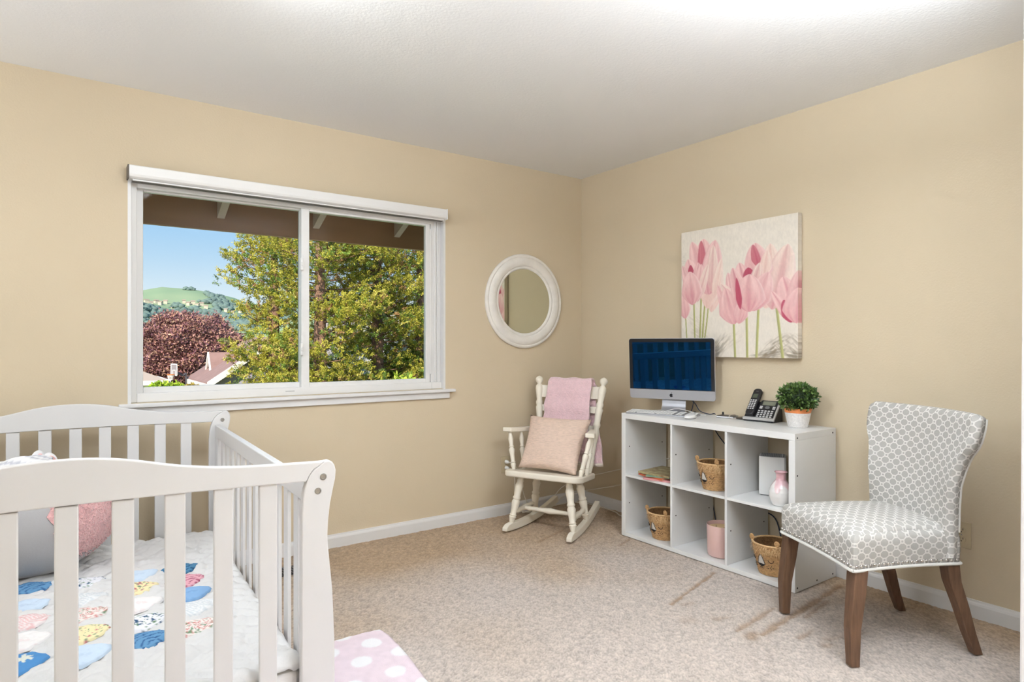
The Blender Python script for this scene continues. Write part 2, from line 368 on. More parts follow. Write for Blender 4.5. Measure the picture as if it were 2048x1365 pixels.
# tulip canvas: the print is a flat image held in a fine grid of point colours
def paint(x, y):
    N = x.shape[0]
    base = lc(230, 221, 208)[None, :]*np.ones((N, 1))
    nz = vnoise(x/60, y/45, 1)*0.6+vnoise(x/17, y/40, 2)*0.4
    base = base*(0.955+0.09*nz[:, None])
    # grey brush strokes along the foot
    def brush(cx, cy, rx, ry, ang, a, col):
        c, s = math.cos(ang), math.sin(ang); u = (x-cx)*c+(y-cy)*s; v = -(x-cx)*s+(y-cy)*c
        st = vnoise(u/40+cx, v/7, int(cx))
        m = np.clip(1.2-((u/rx)**2+(v/ry)**2), 0, 1)*np.clip(st*1.6-0.35, 0, 1)*a
        base[:] = base*(1-m[:, None])+lc(*col)[None, :]*m[:, None]
    for b_ in ((520, 1180, 150, 70, -0.9, 0.8, (150, 138, 120)), (470, 1230, 110, 50, -0.5, 0.8, (135, 128, 116)), (950, 1200, 170, 80, -0.8, 0.9, (140, 126, 104)), (1050, 1180, 110, 120, 0.9, 0.75, (150, 134, 112)),
               (900, 1240, 140, 40, -0.2, 0.9, (118, 104, 84)), (300, 980, 120, 60, 0.6, 0.35, (176, 160, 140)), (640, 1120, 120, 60, -0.6, 0.35, (170, 156, 138)), (1080, 1245, 70, 40, 0.2, 0.9, (120, 108, 90)),
               (160, 520, 40, 120, 0.1, 0.3, (178, 172, 162)), (330, 1080, 110, 50, 0.5, 0.4, (165, 150, 132))): brush(*b_)
    def stem(x0, y0, x1, y1, w, bend=0):
        tt = np.clip((y-y0)/(y1-y0+1e-6), 0, 1); cx = x0+(x1-x0)*tt+bend*np.sin(PI*tt)
        d = (x-cx)/w; m = np.clip((1-np.abs(d))*3, 0, 1)*((y > y0) & (y < y1+2))
        col = lc(168, 166, 106)[None, :]*(1-0.35*np.clip(-d, 0, 1))[:, None]+lc(214, 210, 160)[None, :]*0.25*np.clip(d, 0, 1)[:, None]
        base[:] = base*(1-m[:, None])+col*m[:, None]
    for s_ in ((275, 800, 291, 1280, 10, 0), (352, 740, 332, 1280, 10, 0), (398, 730, 356, 1280, 10, -6), (422, 840, 350, 1280, 8, 8), (183, 920, 203, 1280, 8, 4), (650, 970, 662, 1280, 11, 0), (752, 860, 758, 1280, 11, 0), (842, 840, 826, 1280, 11, 0), (966, 840, 1008, 1280, 11, 0)): stem(*s_)
    def petal(x0, y0, x1, y1, wd, l_, d_, pw=0.75, streak=0.5, asym=0.0):
        L = math.hypot(x1-x0, y1-y0); ux, uy = (x1-x0)/L, (y1-y0)/L
        a = ((x-x0)*ux+(y-y0)*uy)/L; b = -(x-x0)*uy+(y-y0)*ux
        aa = np.clip(a, 0, 1); wid = wd*1.22*np.minimum(1, aa/0.34)**0.62*(1-aa**2.6)**0.62+1e-3
        bb_ = b/wid-asym*(1-aa)
        m = np.clip((1-np.abs(b/wid))*wid/5.0, 0, 1)*((a > 0) & (a < 1))
        st = vnoise(bb_*5+x0, aa*1.5+y0/50, int(x0+y1))
        edge = np.clip(np.abs(b/wid)-0.72, 0, 1)/0.28
        sh = np.clip(0.55*(1-aa)**1.3+streak*(st-0.4)+0.35*np.exp(-(bb_/0.22)**2)*(0.3+aa), 0, 1)
        col = lc(*l_)[None, :]*(1-sh[:, None])+lc(*d_)[None, :]*sh[:, None]
        rim = np.clip(edge, 0, 1)*0.45*(np.sign(b) > 0)
        col = col*(1-rim[:, None])+lc(243, 226, 222)[None, :]*rim[:, None]
        dk = np.clip(edge, 0, 1)*0.28*(np.sign(b) <= 0)
        col = col*(1-dk[:, None])+lc(190, 112, 120)[None, :]*dk[:, None]
        base[:] = base*(1-m[:, None])+col*m[:, None]
    P, D, V = (236, 200, 196), (198, 122, 130), (178, 82, 100)
    pale = (238, 218, 206); pd = (222, 180, 170)
    for p_ in ((450, 890, 520, 430, 74, pale, pd), (410, 860, 455, 520, 78, pale, pd), (890, 860, 950, 600, 66, pale, pd), (180, 945, 158, 740, 60, P, D),
               (415, 745, 375, 282, 118, P, D), (395, 690, 252, 310, 84, P, D), (375, 640, 350, 296, 46, D, V), (425, 745, 488, 290, 92, P, D), (450, 720, 470, 330, 52, pale, D), (470, 780, 548, 440, 40, pale, pd),
               (290, 720, 212, 455, 84, P, D), (250, 690, 240, 500, 42, V, (160, 66, 86)), (300, 720, 322, 478, 50, P, V), (280, 800, 148, 510, 52, P, V), (310, 800, 352, 490, 50, P, D), (312, 805, 420, 488, 40, pale, D), (262, 830, 232, 556, 98, P, D),
               (940, 700, 925, 325, 66, pale, pd), (935, 870, 1040, 335, 92, pale, D), (850, 660, 818, 318, 92, P, D), (840, 520, 800, 330, 34, D, V), (880, 600, 905, 380, 40, pale, pd),
               (680, 880, 600, 560, 52, P, V), (650, 985, 510, 665, 50, P, D), (640, 780, 540, 655, 40, pale, D), (655, 990, 580, 690, 92, P, D), (690, 985, 730, 770, 54, P, D),
               (760, 780, 695, 478, 70, P, D), (780, 640, 765, 520, 46, V, (158, 64, 84)), (740, 872, 640, 520, 62, P, V), (800, 700, 852, 480, 40, pale, D), (800, 880, 912, 560, 80, P, D), (770, 888, 775, 575, 106, P, D), (705, 870, 672, 600, 24, V, (164, 70, 90)),
               (1080, 900, 1008, 600, 74, P, D), (1090, 900, 1112, 545, 62, P, V), (1075, 980, 932, 715, 38, P, D), (1060, 980, 1012, 790, 40, V, (160, 66, 86)), (1090, 984, 1112, 690, 84, P, D)): petal(*p_)
    fine = vnoise(x/4, y/11, 77)*0.5+vnoise(x/9, y/26, 78)*0.5
    base = base*(0.93+0.14*fine[:, None])
    return np.clip(base, 0, 1)
cv = thing('tulip_canvas', 'square unframed canvas painting of pink tulips on cream', 'painting', (-0.017, -1.372, 1.108))
CY0, CY1, CZ0, CZ1, CX = -0.986, -1.760, 1.107, 1.884, -0.040
def canvas():
    nu, nv = 240, 240
    S, Tt = np.meshgrid(np.linspace(0, 1, nu+1), np.linspace(0, 1, nv+1)); S = S.reshape(-1); Tt = Tt.reshape(-1)
    k = 1.18; wq = 1-S+k*S
    x = (137*(1-S)+1100*k*S)/wq; yt = (243*(1-S)+83*k*S)/wq; yb = (1252*(1-S)+1270*k*S)/wq
    y = yt+(1-Tt)*(yb-yt)
    colr = paint(x, y)
    C4 = np.concatenate([colr, np.ones((len(S), 1))], 1)
    V_ = np.stack([np.full_like(S, CX-0.0006), CY0+(CY1-CY0)*S, CZ0+(CZ1-CZ0)*Tt], 1)
    m = mat('canvas_print', (220, 210, 200), 0.75, spec=0.2, attr='Col', bump=0.12, bscale=900, bdist=0.0005)
    fmesh('canvas_print', V_, gridfaces(nu, nv)[:, ::-1], m, cv, C4)
    # gallery wrap: the print runs on over the side towards the camera
    e = slice(nu, None, nu+1); ce = colr[e]; ny = nv+1
    Ve = []; Ce = []
    for q in range(4):
        Ve.append(np.stack([np.full(ny, CX*(1-q/3.4)), np.full(ny, CY1-0.0006), np.linspace(CZ0, CZ1, ny)], 1)); Ce.append(ce*0.98)
    Fq = np.array([(q*ny+i, q*ny+i+1, (q+1)*ny+i+1, (q+1)*ny+i) for q in range(3) for i in range(ny-1)])
    fmesh('wrapped_edge', np.concatenate(Ve), Fq, m, cv, np.concatenate([np.concatenate(Ce), np.ones((4*ny, 1))], 1))
    MB().bb((CX, CY1, CZ0), (-0.004, CY0, CZ1)).build('stretched_canvas', mat('canvas_cloth', (222, 212, 196), 0.8), cv, bevel=0.002)
canvas()

def outlet(loc, nrm, label):
    t = thing('power_outlet', label, 'outlet', loc)
    c = Vector(loc); nr = Vector(nrm); sdv = Vector((0, 0, 1)).cross(nr)
    def bx(a0, a1, b0, b1, d0, d1):
        pts = [c+sdv*a+Vector((0, 0, b))+nr*d for a in (a0, a1) for b in (b0, b1) for d in (d0, d1)]
        lo = [min(p[i] for p in pts) for i in range(3)]; hi = [max(p[i] for p in pts) for i in range(3)]
        return lo, hi
    MB().bb(*bx(-0.036, 0.036, -0.058, 0.058, 0, 0.006)).build('cover_plate', IVORY, t, bevel=0.003)
    for dz in (-0.02, 0.02):
        mb = MB(); mb.cyl(c+Vector((0, 0, dz))+nr*0.004, c+Vector((0, 0, dz))+nr*0.0085, 0.016, n=20); r = mb.build('receptacle', IVORY, t, bevel=0.001)
        mb = MB()
        for sx_ in (-0.006, 0.006): mb.bb(*bx(sx_-0.0012, sx_+0.0012, dz, dz+0.009, 0.0083, 0.0088))
        mb.bb(*bx(-0.002, 0.002, dz-0.009, dz-0.005, 0.0083, 0.0088)); mb.build('slots', DARK, r)
    mb = MB(); mb.cyl(c+nr*0.005, c+nr*0.008, 0.003, n=8); mb.build('screw', METAL, t)
    return t
outlet((-0.708, 0, 0.345), (0, -1, 0), 'almond wall outlet with two white plugs beside the rocking chair')
outlet((0, -2.497, 0.345), (-1, 0, 0), 'almond wall outlet behind the grey patterned chair')

# ---------------------------------------------------------------- crib
crib = thing('baby_crib', 'white wooden crib with curved end panels and slatted sides', 'crib', (-3.24, -1.0, 0), rz=math.radians(-1.8))
CA = math.radians(-1.8)
def C2W(a, b, z): # a along the panels from the right tip (0 = x -2.585), b from the near outer face towards the window
    return Vector((-2.588+a*math.cos(CA)-b*math.sin(CA), -1.83+a*math.sin(CA)+b*math.cos(CA), z))
HALF = -0.648   # panel centre
def railtop(a):
    # height of the curved crest, symmetric about the centre
    d = abs(a-HALF)
    xs = [0, 0.05, 0.10, 0.16, 0.227, 0.318, 0.41, 0.494, 0.576, 0.60]; zs = [0.915, 0.914, 0.909, 0.898, 0.880, 0.864, 0.856, 0.853, 0.850, 0.849]
    return float(np.interp(d, xs, zs))
def smoothtop(a): return sum(railtop(a+q*0.012) for q in range(-3, 4))/7
POST = [(-0.029, 0.850), (-0.045, 0.838), (-0.061, 0.828), (-0.073, 0.812), (-0.080, 0.797), (-0.087, 0.775), (-0.091, 0.752), (-0.094, 0.711), (-0.095, 0.60), (-0.095, 0.24), (-0.095, 0.0),
        (-0.010, 0.0), (-0.004, 0.10), (0.0, 0.211), (-0.001, 0.335), (-0.007, 0.478), (-0.015, 0.560), (-0.020, 0.610), (-0.021, 0.640), (-0.019, 0.680), (-0.014, 0.725), (-0.006, 0.765), (0.001, 0.795), (0.003, 0.820), (-0.001, 0.836), (-0.008, 0.846), (-0.018, 0.851)]
def crib_panel(b0, b1, nm):
    f = lambda a, z, h: C2W(a, h, z)
    # curved top rail
    N = 44; aL, aR = 2*HALF+0.029, -0.029
    top = [(aL+(aR-aL)*i/N, smoothtop(aL+(aR-aL)*i/N)) for i in range(N+1)]
    ends = [(-0.045, 0.838), (-0.061, 0.828), (-0.073, 0.812), (-0.080, 0.797)]
    low = [(-0.080+(2*HALF+0.16)*i/N, 0.797+0.010*math.sin(PI*i/N)) for i in range(N+1)]
    out = top+[(a-0.0004, z) for a, z in ends]+low[1:-1]+[(2*HALF-a+0.0004, z) for a, z in reversed(ends)]
    MB().prism(list(reversed(out)), f, b0, b1).build('top_rail', WHITEP, crib, bevel=0.003)
    for sgn in (0, 1):
        pts = [(a if not sgn else 2*HALF-a, z) for a, z in POST]
        o = MB().prism(pts if sgn else pts, f, b0-0.001, b1+0.001).build('corner_post', WHITEP, crib, bevel=0.004)
        for a, z in ((-0.034, 0.806), (-0.049, 0.767)):
            aa = a if not sgn else 2*HALF-a
            for face, out_ in ((b0-0.001, -1), (b1+0.001, 1)):
                mb = MB(); mb.lathe((0, 0, 0), [(0.0095, 0), (0.0095, 0.0015), (0.0065, 0.002), (0.0062, 0.0006), (0.001, 0.0004)], 16)
                mb.v = [tuple(C2W(aa+x, face+out_*zz, z+y)) for x, y, zz in mb.v]; mb.build('bolt', METAL, o)
        if nm == 'far':
            for z in (0.735, 0.60, 0.545):
                mb = MB(); aa = -0.06 if not sgn else 2*HALF+0.06
                mb.cyl(C2W(aa, b0-0.0014, z), C2W(aa, b0, z), 0.006, n=12); mb.build('bolt_hole', DARK, o)
    ks = range(-4, 5)
    for k in ks:
        a = HALF+0.016+k*0.1125 if nm == 'near' else HALF+0.011+k*0.1105
        mb = MB(); mb.bb((-0.0235, -0.007, 0.17), (0.0235, 0.007, 0.805))
        mb.v = [tuple(C2W(a+x, (b0+b1)/2+y, z)) for x, y, z in mb.v]
        mb.build('slat', WHITEP, crib, bevel=0.003)
    o = MB().prism([(-0.093, 0.10), (2*HALF+0.093, 0.10), (2*HALF+0.093, 0.18), (-0.093, 0.18)][::-1], f, b0+0.002, b1-0.002).build('bottom_rail', WHITEP, crib, bevel=0.003)
crib_panel(0.0, 0.024, 'near')
crib_panel(1.63, 1.654, 'far')
def crib_side(a0, a1):
    f0, f1 = 0.026, 1.628
    def bx(aa, ab, ba, bb_, za, zb, nm, bev=0.003):
        mb = MB(); mb.add([C2W(a, b, z) for a in (aa, ab) for b in (ba, bb_) for z in (za, zb)], [(0, 1, 3, 2), (4, 6, 7, 5), (0, 4, 5, 1), (2, 3, 7, 6), (0, 2, 6, 4), (1, 5, 7, 3)])
        return mb.build(nm, WHITEP, crib, bevel=bev)
    bx(a0, a1, f0, f1, 0.722, 0.783, 'side_rail', 0.004)
    bx(a0, a1, f0, f1, 0.10, 0.17, 'side_bottom_rail')
    for b in (f0, f1-0.06): bx(a0+0.001, a1-0.001, b, b+0.06, 0.165, 0.723, 'side_stile')
    m_ = (a0+a1)/2
    for k in range(12):
        b = 0.235+k*0.1175-0.045
        bx(m_-0.006, m_+0.006, b-0.024, b+0.024, 0.165, 0.725, 'side_slat', 0.002)
crib_side(-0.068, -0.042)
crib_side(2*HALF+0.042, 2*HALF+0.068)
# support board under the mattress
mb = MB(); mb.add([C2W(a, b, z) for a in (2*HALF+0.07, -0.07) for b in (0.03, 1.625) for z in (0.115, 0.130)], [(0, 1, 3, 2), (4, 6, 7, 5), (0, 4, 5, 1), (2, 3, 7, 6), (0, 2, 6, 4), (1, 5, 7, 3)])
mb.build('mattress_board', WHITEP, crib)

mt = MB(); mt.add([C2W(a, b, z) for a in (2*HALF+0.08, -0.08) for b in (0.035, 1.60) for z in (0.132, 0.262)], [(0, 1, 3, 2), (4, 6, 7, 5), (0, 4, 5, 1), (2, 3, 7, 6), (0, 2, 6, 4), (1, 5, 7, 3)])
o = mt.build('crib_mattress', mat('mattress_sheet', (226, 222, 218), 0.85, bump=0.1, bscale=60), None, bevel=0.03, seg=4)
tag(o, 'pale crib mattress under the quilt', 'mattress')

QA0, QA1, QB0, QB1 = 2*HALF+0.07, -0.072, 0.032, 1.595
def quilt_h(a, b):
    """quilt surface height over the mattress (arrays)"""
    u = (a+b)/0.095; v = (a-b)/0.095
    q = np.abs(np.sin(PI*u/2))**0.5*np.abs(np.sin(PI*v/2))**0.5
    q2 = np.abs(np.sin(PI*a/0.052+0.6*np.sin(b*40)))**0.6
    edge = np.minimum(np.minimum(a-QA0, QA1-a), np.minimum(b-QB0, QB1-b))
    inb = np.clip((edge-0.115)/0.02, 0, 1)
    wr = (vnoise(a*26, b*40, 4)-0.5)*0.012+(vnoise(a*60, b*90, 6)-0.5)*0.008
    n1_ = vnoise((a+0.5*b)*20, (b-0.5*a)*44, 14); n2_ = vnoise((a-0.4*b)*38, (b+0.3*a)*70, 15)
    wr = wr*0.8-0.007*(1-np.abs(2*n1_-1))**3-0.003*(1-np.abs(2*n2_-1))**3
    h = 0.272+0.019*(q*inb+(1-inb)*0.8*np.abs(np.sin(PI*(a+b)/0.075))**0.6)+wr
    h = h-0.0022*np.exp(-((edge-0.115)/0.004)**2)*2
    # rounding down at the edge, and the near right corner that curls up
    h = h-0.035*np.clip(1-edge/0.03, 0, 1)**2
    cor = np.exp(-(((a-QA1+0.05)/0.09)**2+((b-QB0-0.02)/0.06)**2))
    return h+0.022*cor
def quilt():
    nu, nv = 190, 230
    A, B = np.meshgrid(np.linspace(QA0, QA1, nu+1), np.linspace(QB0, QB1, nv+1)); A = A.reshape(-1); B = B.reshape(-1)
    Z = quilt_h(A, B)
    c, s = math.cos(CA), math.sin(CA)
    V_ = np.stack([-2.588+A*c-B*s, -1.83+A*s+B*c, Z], 1)
    o = fmesh('appliqued_quilt', V_, gridfaces(nu, nv), mat('quilt_cotton', (220, 218, 216), 0.9, spec=0.1, bump=0.4, bscale=70, bdist=0.004), smooth=True)
    md = o.modifiers.new('s', 'SOLIDIFY'); md.thickness = 0.008; md.offset = -1
    tag(o, 'white quilted baby quilt with rows of blue, pink and floral patches on the crib mattress', 'quilt')
    return o
QU = quilt()
KINDS = {
 'denim': ((104, 150, 188), (58, 96, 142), 'arcs'), 'pale': ((206, 222, 238), (190, 208, 228), 'plain'), 'pinkstripe': ((238, 226, 224), (226, 178, 178), 'stripe'), 'white': ((242, 238, 236), (234, 218, 216), 'plain'),
 'blueflower': ((86, 142, 196), (225, 226, 214), 'flower'), 'sprig': ((236, 236, 240), (60, 90, 120), 'dots'), 'gingham': ((236, 236, 236), (206, 212, 216), 'stripe'), 'redfloral': ((238, 230, 224), (196, 90, 84), 'dots2'),
 'yellow': ((238, 226, 180), (190, 110, 118), 'dots'), 'pinkarc': ((226, 170, 182), (150, 60, 90), 'arcs'), 'blue': ((136, 174, 214), (122, 160, 204), 'plain'), 'teal': ((86, 136, 170), (46, 82, 116), 'arcs')}
PM = mat('patch_cotton', (220, 220, 220), 0.9, spec=0.1, attr='Col', bump=0.15, bscale=300, bdist=0.001)
def patch(a, b, kind, label, sc=1.0, ang=0.5):
    col, c2, pat = KINDS[kind]; R_, S_ = 16, 44
    V_ = []; uvp = []
    for i in range(R_+1):
        r = i/R_
        for j in range(S_):
            th = 2*PI*j/S_
            # a rounded teardrop: blunt on one side, drawn to a point on the other
            ex = 0.094*math.cos(th); ey = 0.088*math.sin(th)*(1-0.30*math.cos(th))-0.010*math.cos(2*th)
            uvp.append((r*ex, r*ey, r))
    U = np.array(uvp)
    ca, sa = math.cos(ang), math.sin(ang)
    A = a+sc*(U[:, 0]*ca-U[:, 1]*sa); B = b+sc*(U[:, 0]*sa+U[:, 1]*ca)
    Z = quilt_h(A, B)*0.35+0.65*(0.281)+0.0115*np.sqrt(np.clip(1-U[:, 2]**4, 0, 1))-0.002+0.003*(vnoise(A*120, B*120, 8)-0.5)
    c, s = math.cos(CA), math.sin(CA)
    V_ = np.stack([-2.588+A*c-B*s, -1.83+A*s+B*c, Z], 1)
    F_ = np.array([(i*S_+j, i*S_+(j+1) % S_, (i+1)*S_+(j+1) % S_, (i+1)*S_+j) for i in range(R_) for j in range(S_)])
    x, y = U[:, 0], U[:, 1]
    if pat == 'arcs':
        d = np.hypot(x+0.0, y+0.075); mk = ((d % 0.026) < 0.006).astype(float)
    elif pat == 'stripe': mk = ((x % 0.014) < 0.007).astype(float)*0.8
    elif pat == 'dots': mk = (vnoise(x*90+a*70, y*90, 31) > 0.78).astype(float)
    elif pat == 'dots2': mk = (vnoise(x*220+a*70, y*220, 32) > 0.6).astype(float)*0.8
    elif pat == 'flower': mk = ((np.hypot(x-0.01, y) < 0.024+0.008*np.cos(6*np.arctan2(y, x-0.01)))).astype(float)
    else: mk = (vnoise(x*40, y*40, 33) > 0.6).astype(float)*0.6
    C_ = lc(*col)[None, :]*(1-mk[:, None])+lc(*c2)[None, :]*mk[:, None]
    if pat in ('dots', 'dots2'):
        g = (vnoise(x*120+9+b*50, y*120, 35) > 0.80)[:, None]; C_ = np.where(g, lc(112, 140, 110)[None, :], C_)
    C_ = np.where((U[:, 2] > 0.93)[:, None], C_*0.88, C_)
    o = fmesh('applique_patch', V_, F_, PM, QU, np.concatenate([C_, np.ones((len(x), 1))], 1), smooth=True)
    o['label'] = label
def P2AB(x, y):
    dx, dy = x+2.588, y+1.83; c, s = math.cos(CA), math.sin(CA)
    return dx*c+dy*s, -dx*s+dy*c
for x, y, k, lb in (
 (-3.318, -0.672, 'denim', 'blue denim patch with dark arcs'), (-3.322, -0.866, 'pale', 'pale blue patch'), (-3.32, -1.022, 'pinkstripe', 'pink striped patch'), (-3.317, -1.187, 'white', 'off-white patch'), (-3.321, -1.348, 'blueflower', 'blue patch with a white flower'),
 (-3.151, -0.728, 'sprig', 'white patch with blue sprigs'), (-3.156, -0.905, 'gingham', 'grey striped patch'), (-3.16, -1.061, 'redfloral', 'red floral patch'), (-3.165, -1.23, 'yellow', 'yellow floral patch'), (-3.17, -1.392, 'pale', 'pale blue patch'),
 (-2.977, -0.757, 'pale', 'pale blue patch'), (-2.993, -0.902, 'yellow', 'yellow floral patch'), (-2.998, -1.072, 'white', 'off-white patch'), (-3.006, -1.238, 'sprig', 'white patch with blue sprigs'), (-3.021, -1.391, 'denim', 'blue denim patch with dark arcs'),
 (-2.836, -0.769, 'teal', 'dark teal patch with arcs'), (-2.84, -0.92, 'pinkarc', 'pink patch with dark arcs'), (-2.842, -1.069, 'blue', 'plain mid-blue patch'), (-2.849, -1.215, 'gingham', 'grey striped patch'), (-2.867, -1.383, 'redfloral', 'red floral patch')):
    patch(*P2AB(x, y), k, lb, 0.74, 0.55)
# ---------------------------------------------------------------- plush and cloth in the crib
def plush():
    c = Vector((-3.315, -0.47, 0.500)); R = Vector((0.275, 0.235, 0.215))
    t = thing('plush_toy', 'big round grey plush toy with a fluffy pink patch, sitting in the crib', 'toy', (c.x, c.y, 0.285))
    mb = MB(); mb.sphere(c, R, 40, 28)
    vs = []
    for p in mb.v:
        d = Vector(p)-c
        if d.z < 0: d.z = -abs(d.z)**0.96*1.0
        k = 1+0.015*math.sin(d.x*22)*math.sin(d.y*17+1)
        vs.append(tuple(c+Vector((d.x*k, d.y*k, d.z))))
    mb.v = vs
    mb.build('plush_body', mat('grey_plush', (164, 161, 160), 0.95, bump=0.3, bscale=160, sheen=0.3), t, smooth=True)
    # fluffy pink patch: a raised cap on the side that faces the room, with short fibres
    axis = Vector((0.90, -0.42, 0.12)).normalized(); q = axis.to_track_quat('Z', 'Y'); rs = []
    for i in range(15):
        th = 0.88*i/14; h = 1.012+0.035*math.sqrt(max(0, 1-(i/14)**2))
        ring = []
        for j in range(48):
            ph = 2*PI*j/48; thj = th*(1+0.04*math.sin(9*ph)+0.03*math.sin(17*ph))
            d = q @ Vector((math.sin(thj)*math.cos(ph), math.sin(thj)*math.sin(ph), math.cos(thj)))
            # along the direction to the ellipsoid surface
            k = h/math.sqrt((d.x/R.x)**2+(d.y/R.y)**2+(d.z/R.z)**2)
            ring.append(c+d*k)
        rs.append(ring)
    rs.append([c+(p-c)*0.96 for p in rs[-1]])
    mb = MB(); mb.rings(rs, cap=False)
    PK = mat('pink_fluff', (242, 190, 188), 0.95, bump=1.0, bscale=140, bdist=0.012, var=0.08, vscale=60, sheen=0.5)
    o = mb.build('fluffy_patch', PK, t, smooth=True)
    nf = 2600; V_ = []; F_ = []
    for k in range(nf):
        th = 0.88*math.sqrt(random.random()); ph = random.random()*2*PI
        d = q @ Vector((math.sin(th)*math.cos(ph), math.sin(th)*math.sin(ph), math.cos(th)))
        kk = (1.01+0.035*math.sqrt(max(0, 1-(th/0.88)**2)))/math.sqrt((d.x/R.x)**2+(d.y/R.y)**2+(d.z/R.z)**2)
        p = c+d*kk; tn = Vector((random.gauss(0, 1), random.gauss(0, 1), random.gauss(0, 1))); tn = (tn-d*tn.dot(d)).normalized(); sd_ = d.cross(tn)*0.0022
        tip = p+d*0.008+tn*0.012
        b = len(V_); V_ += [tuple(p-sd_), tuple(p+sd_), tuple(tip)]; F_.append((b, b+1, b+2))
    stuff(fmesh('fluff_fibres', V_, F_, PK, o))
    EW = mat('ear_white', (232, 230, 230), 0.9, sheen=0.3, bump=0.3, bscale=150); EP = mat('ear_pink', (232, 180, 176), 0.9)
    for (ex, ey, ez, a) in ((-3.305, -0.36, 0.725, 0.15), (-3.262, -0.37, 0.715, -0.45)):
        m = rot('Y', a) @ rot('Z', 0.3)
        mb = MB(); mb.sphere((ex, ey, ez-0.012), (0.024, 0.012, 0.034), 16, 12, m); e = mb.build('ear', EW, t, smooth=True)
        mb = MB(); mb.sphere((ex+0.006, ey-0.009, ez-0.012), (0.013, 0.006, 0.022), 12, 8, m); mb.build('inner_ear', EP, e, smooth=True)
plush()
def folded_cloth():
    # light grey and white cloth lying in soft folds over the top of the plush
    nu, nv = 60, 24; t0 = Vector((-3.425, -0.50, 0))
    X, Y = np.meshgrid(np.linspace(-0.16, 0.175, nu+1), np.linspace(-0.13, 0.13, nv+1)); X = X.reshape(-1); Y = Y.reshape(-1)
    xw = X-3.43; yw = Y-0.50
    # top surface of the plush ellipsoid
    r2 = ((xw+3.315)/0.275)**2+((yw+0.47)/0.235)**2
    zb = 0.500+0.215*np.sqrt(np.clip(1-r2, 0.03, 1))
    f = 0.012*np.abs(np.sin((X*9+Y*16)*1.9))+0.009*np.abs(np.sin((X*14-Y*20)*1.3+0.7))
    Z = zb+0.006+f*np.clip(1.1-(np.abs(X)/0.19)**3, 0, 1)
    mk = (np.sin((X*0.6+Y)*110) > 0.55)
    C_ = np.where(mk[:, None], lc(188, 188, 196)[None, :], lc(234, 233, 234)[None, :])
    o = fmesh('muslin_cloth', np.stack([xw, yw, Z], 1), gridfaces(nu, nv), mat('muslin', (230, 230, 230), 0.9, attr='Col', bump=0.2, bscale=200), None, np.concatenate([C_, np.ones((len(X), 1))], 1), smooth=True)
    md = o.modifiers.new('s', 'SOLIDIFY'); md.thickness = 0.006; md.offset = 1
    tag(o, 'crumpled white and grey cloth draped on top of the grey plush in the crib', 'cloth')
folded_cloth()

# ---------------------------------------------------------------- rug, floor register
def rug():
    x1, y1 = -2.150, -1.165   # corner that shows
    nu, nv = 150, 200; L, Wd = 1.5, 0.85
    U, V2 = np.meshgrid(np.linspace(0, 1, nu+1), np.linspace(0, 1, nv+1)); U = U.reshape(-1); V2 = V2.reshape(-1)
    # local axes: a runs left along the crib, b towards the camera
    a = U*Wd; b = V2*L
    ang = math.radians(3.0); ax = np.array([-1, 0.02]); bx_ = np.array([-0.06, -1.0])
    rx = 0.05
    # rounded corner
    ca = np.clip(rx-a, 0, rx); cb = np.clip(rx-b, 0, rx); ex = np.hypot(ca, cb); k = np.where(ex > rx, rx/np.maximum(ex, 1e-6), 1)
    a2 = np.where((ca > 0) & (cb > 0), rx-ca*k, a); b2 = np.where((ca > 0) & (cb > 0), rx-cb*k, b)
    wob = 0.008*np.sin(b2*9)*np.clip(1-a2/0.2, 0, 1)
    X = x1+a2*ax[0]+b2*bx_[0]+wob; Y = y1+a2*ax[1]+b2*bx_[1]+0.007*np.sin(a2*11)*np.clip(1-b2/0.2, 0, 1)
    Z = 0.010+0.003*vnoise(X*60, Y*60, 41)
    eg = np.minimum(np.minimum(a, b), np.minimum(Wd-a, L-b)); Z = Z-0.007*np.clip(1-eg/0.012, 0, 1)
    C_ = lc(230, 212, 220)[None, :]*(0.95+0.1*vnoise(X*50, Y*50, 42))[:, None]
    sp = 0.155
    for i in range(-1, 7):
        for j in range(-1, 11):
            cx = 0.085+i*sp+(sp/2 if j % 2 else 0); cy = 0.11+j*0.125
            d = np.hypot(a-cx-0.01*math.sin(i*7+j*3), b-cy-0.01*math.sin(i*5+j*11))
            m = np.clip((0.041-d)/0.006+0.5*(vnoise(X*110, Y*110, 43)-0.5), 0, 1)[:, None]
            C_ = C_*(1-m)+lc(240, 238, 240)[None, :]*m
    o = fmesh('polka_dot_rug', np.stack([X, Y, Z], 1), gridfaces(nu, nv), mat('rug_pile', (232, 208, 214), 0.95, attr='Col', bump=0.6, bscale=260, bdist=0.003, sheen=0.2), None, np.concatenate([np.clip(C_, 0, 1), np.ones((len(X), 1))], 1), smooth=True)
    md = o.modifiers.new('s', 'SOLIDIFY'); md.thickness = 0.009; md.offset = -1
    tag(o, 'pink rug with white polka dots lying on the carpet beside the crib', 'rug')
rug()
t = thing('floor_register', 'black slatted floor vent in the carpet behind the crib rail', 'vent', (-2.25, -0.25, 0))
MB().bb((-2.42, -0.315, 0.0), (-2.10, -0.185, 0.003)).build('register_plate', mat('register_black', (36, 34, 36), 0.5, metal=0.3), t, bevel=0.001)
for i in range(16):
    mb = MB(); mb.box((-2.41+0.02*i+0.005, -0.25, 0.0045), (0.006, 0.118, 0.004), rot('Z', 0.25)); mb.build('slat', mat('register_slat', (120, 116, 112), 0.4, metal=0.5), t)

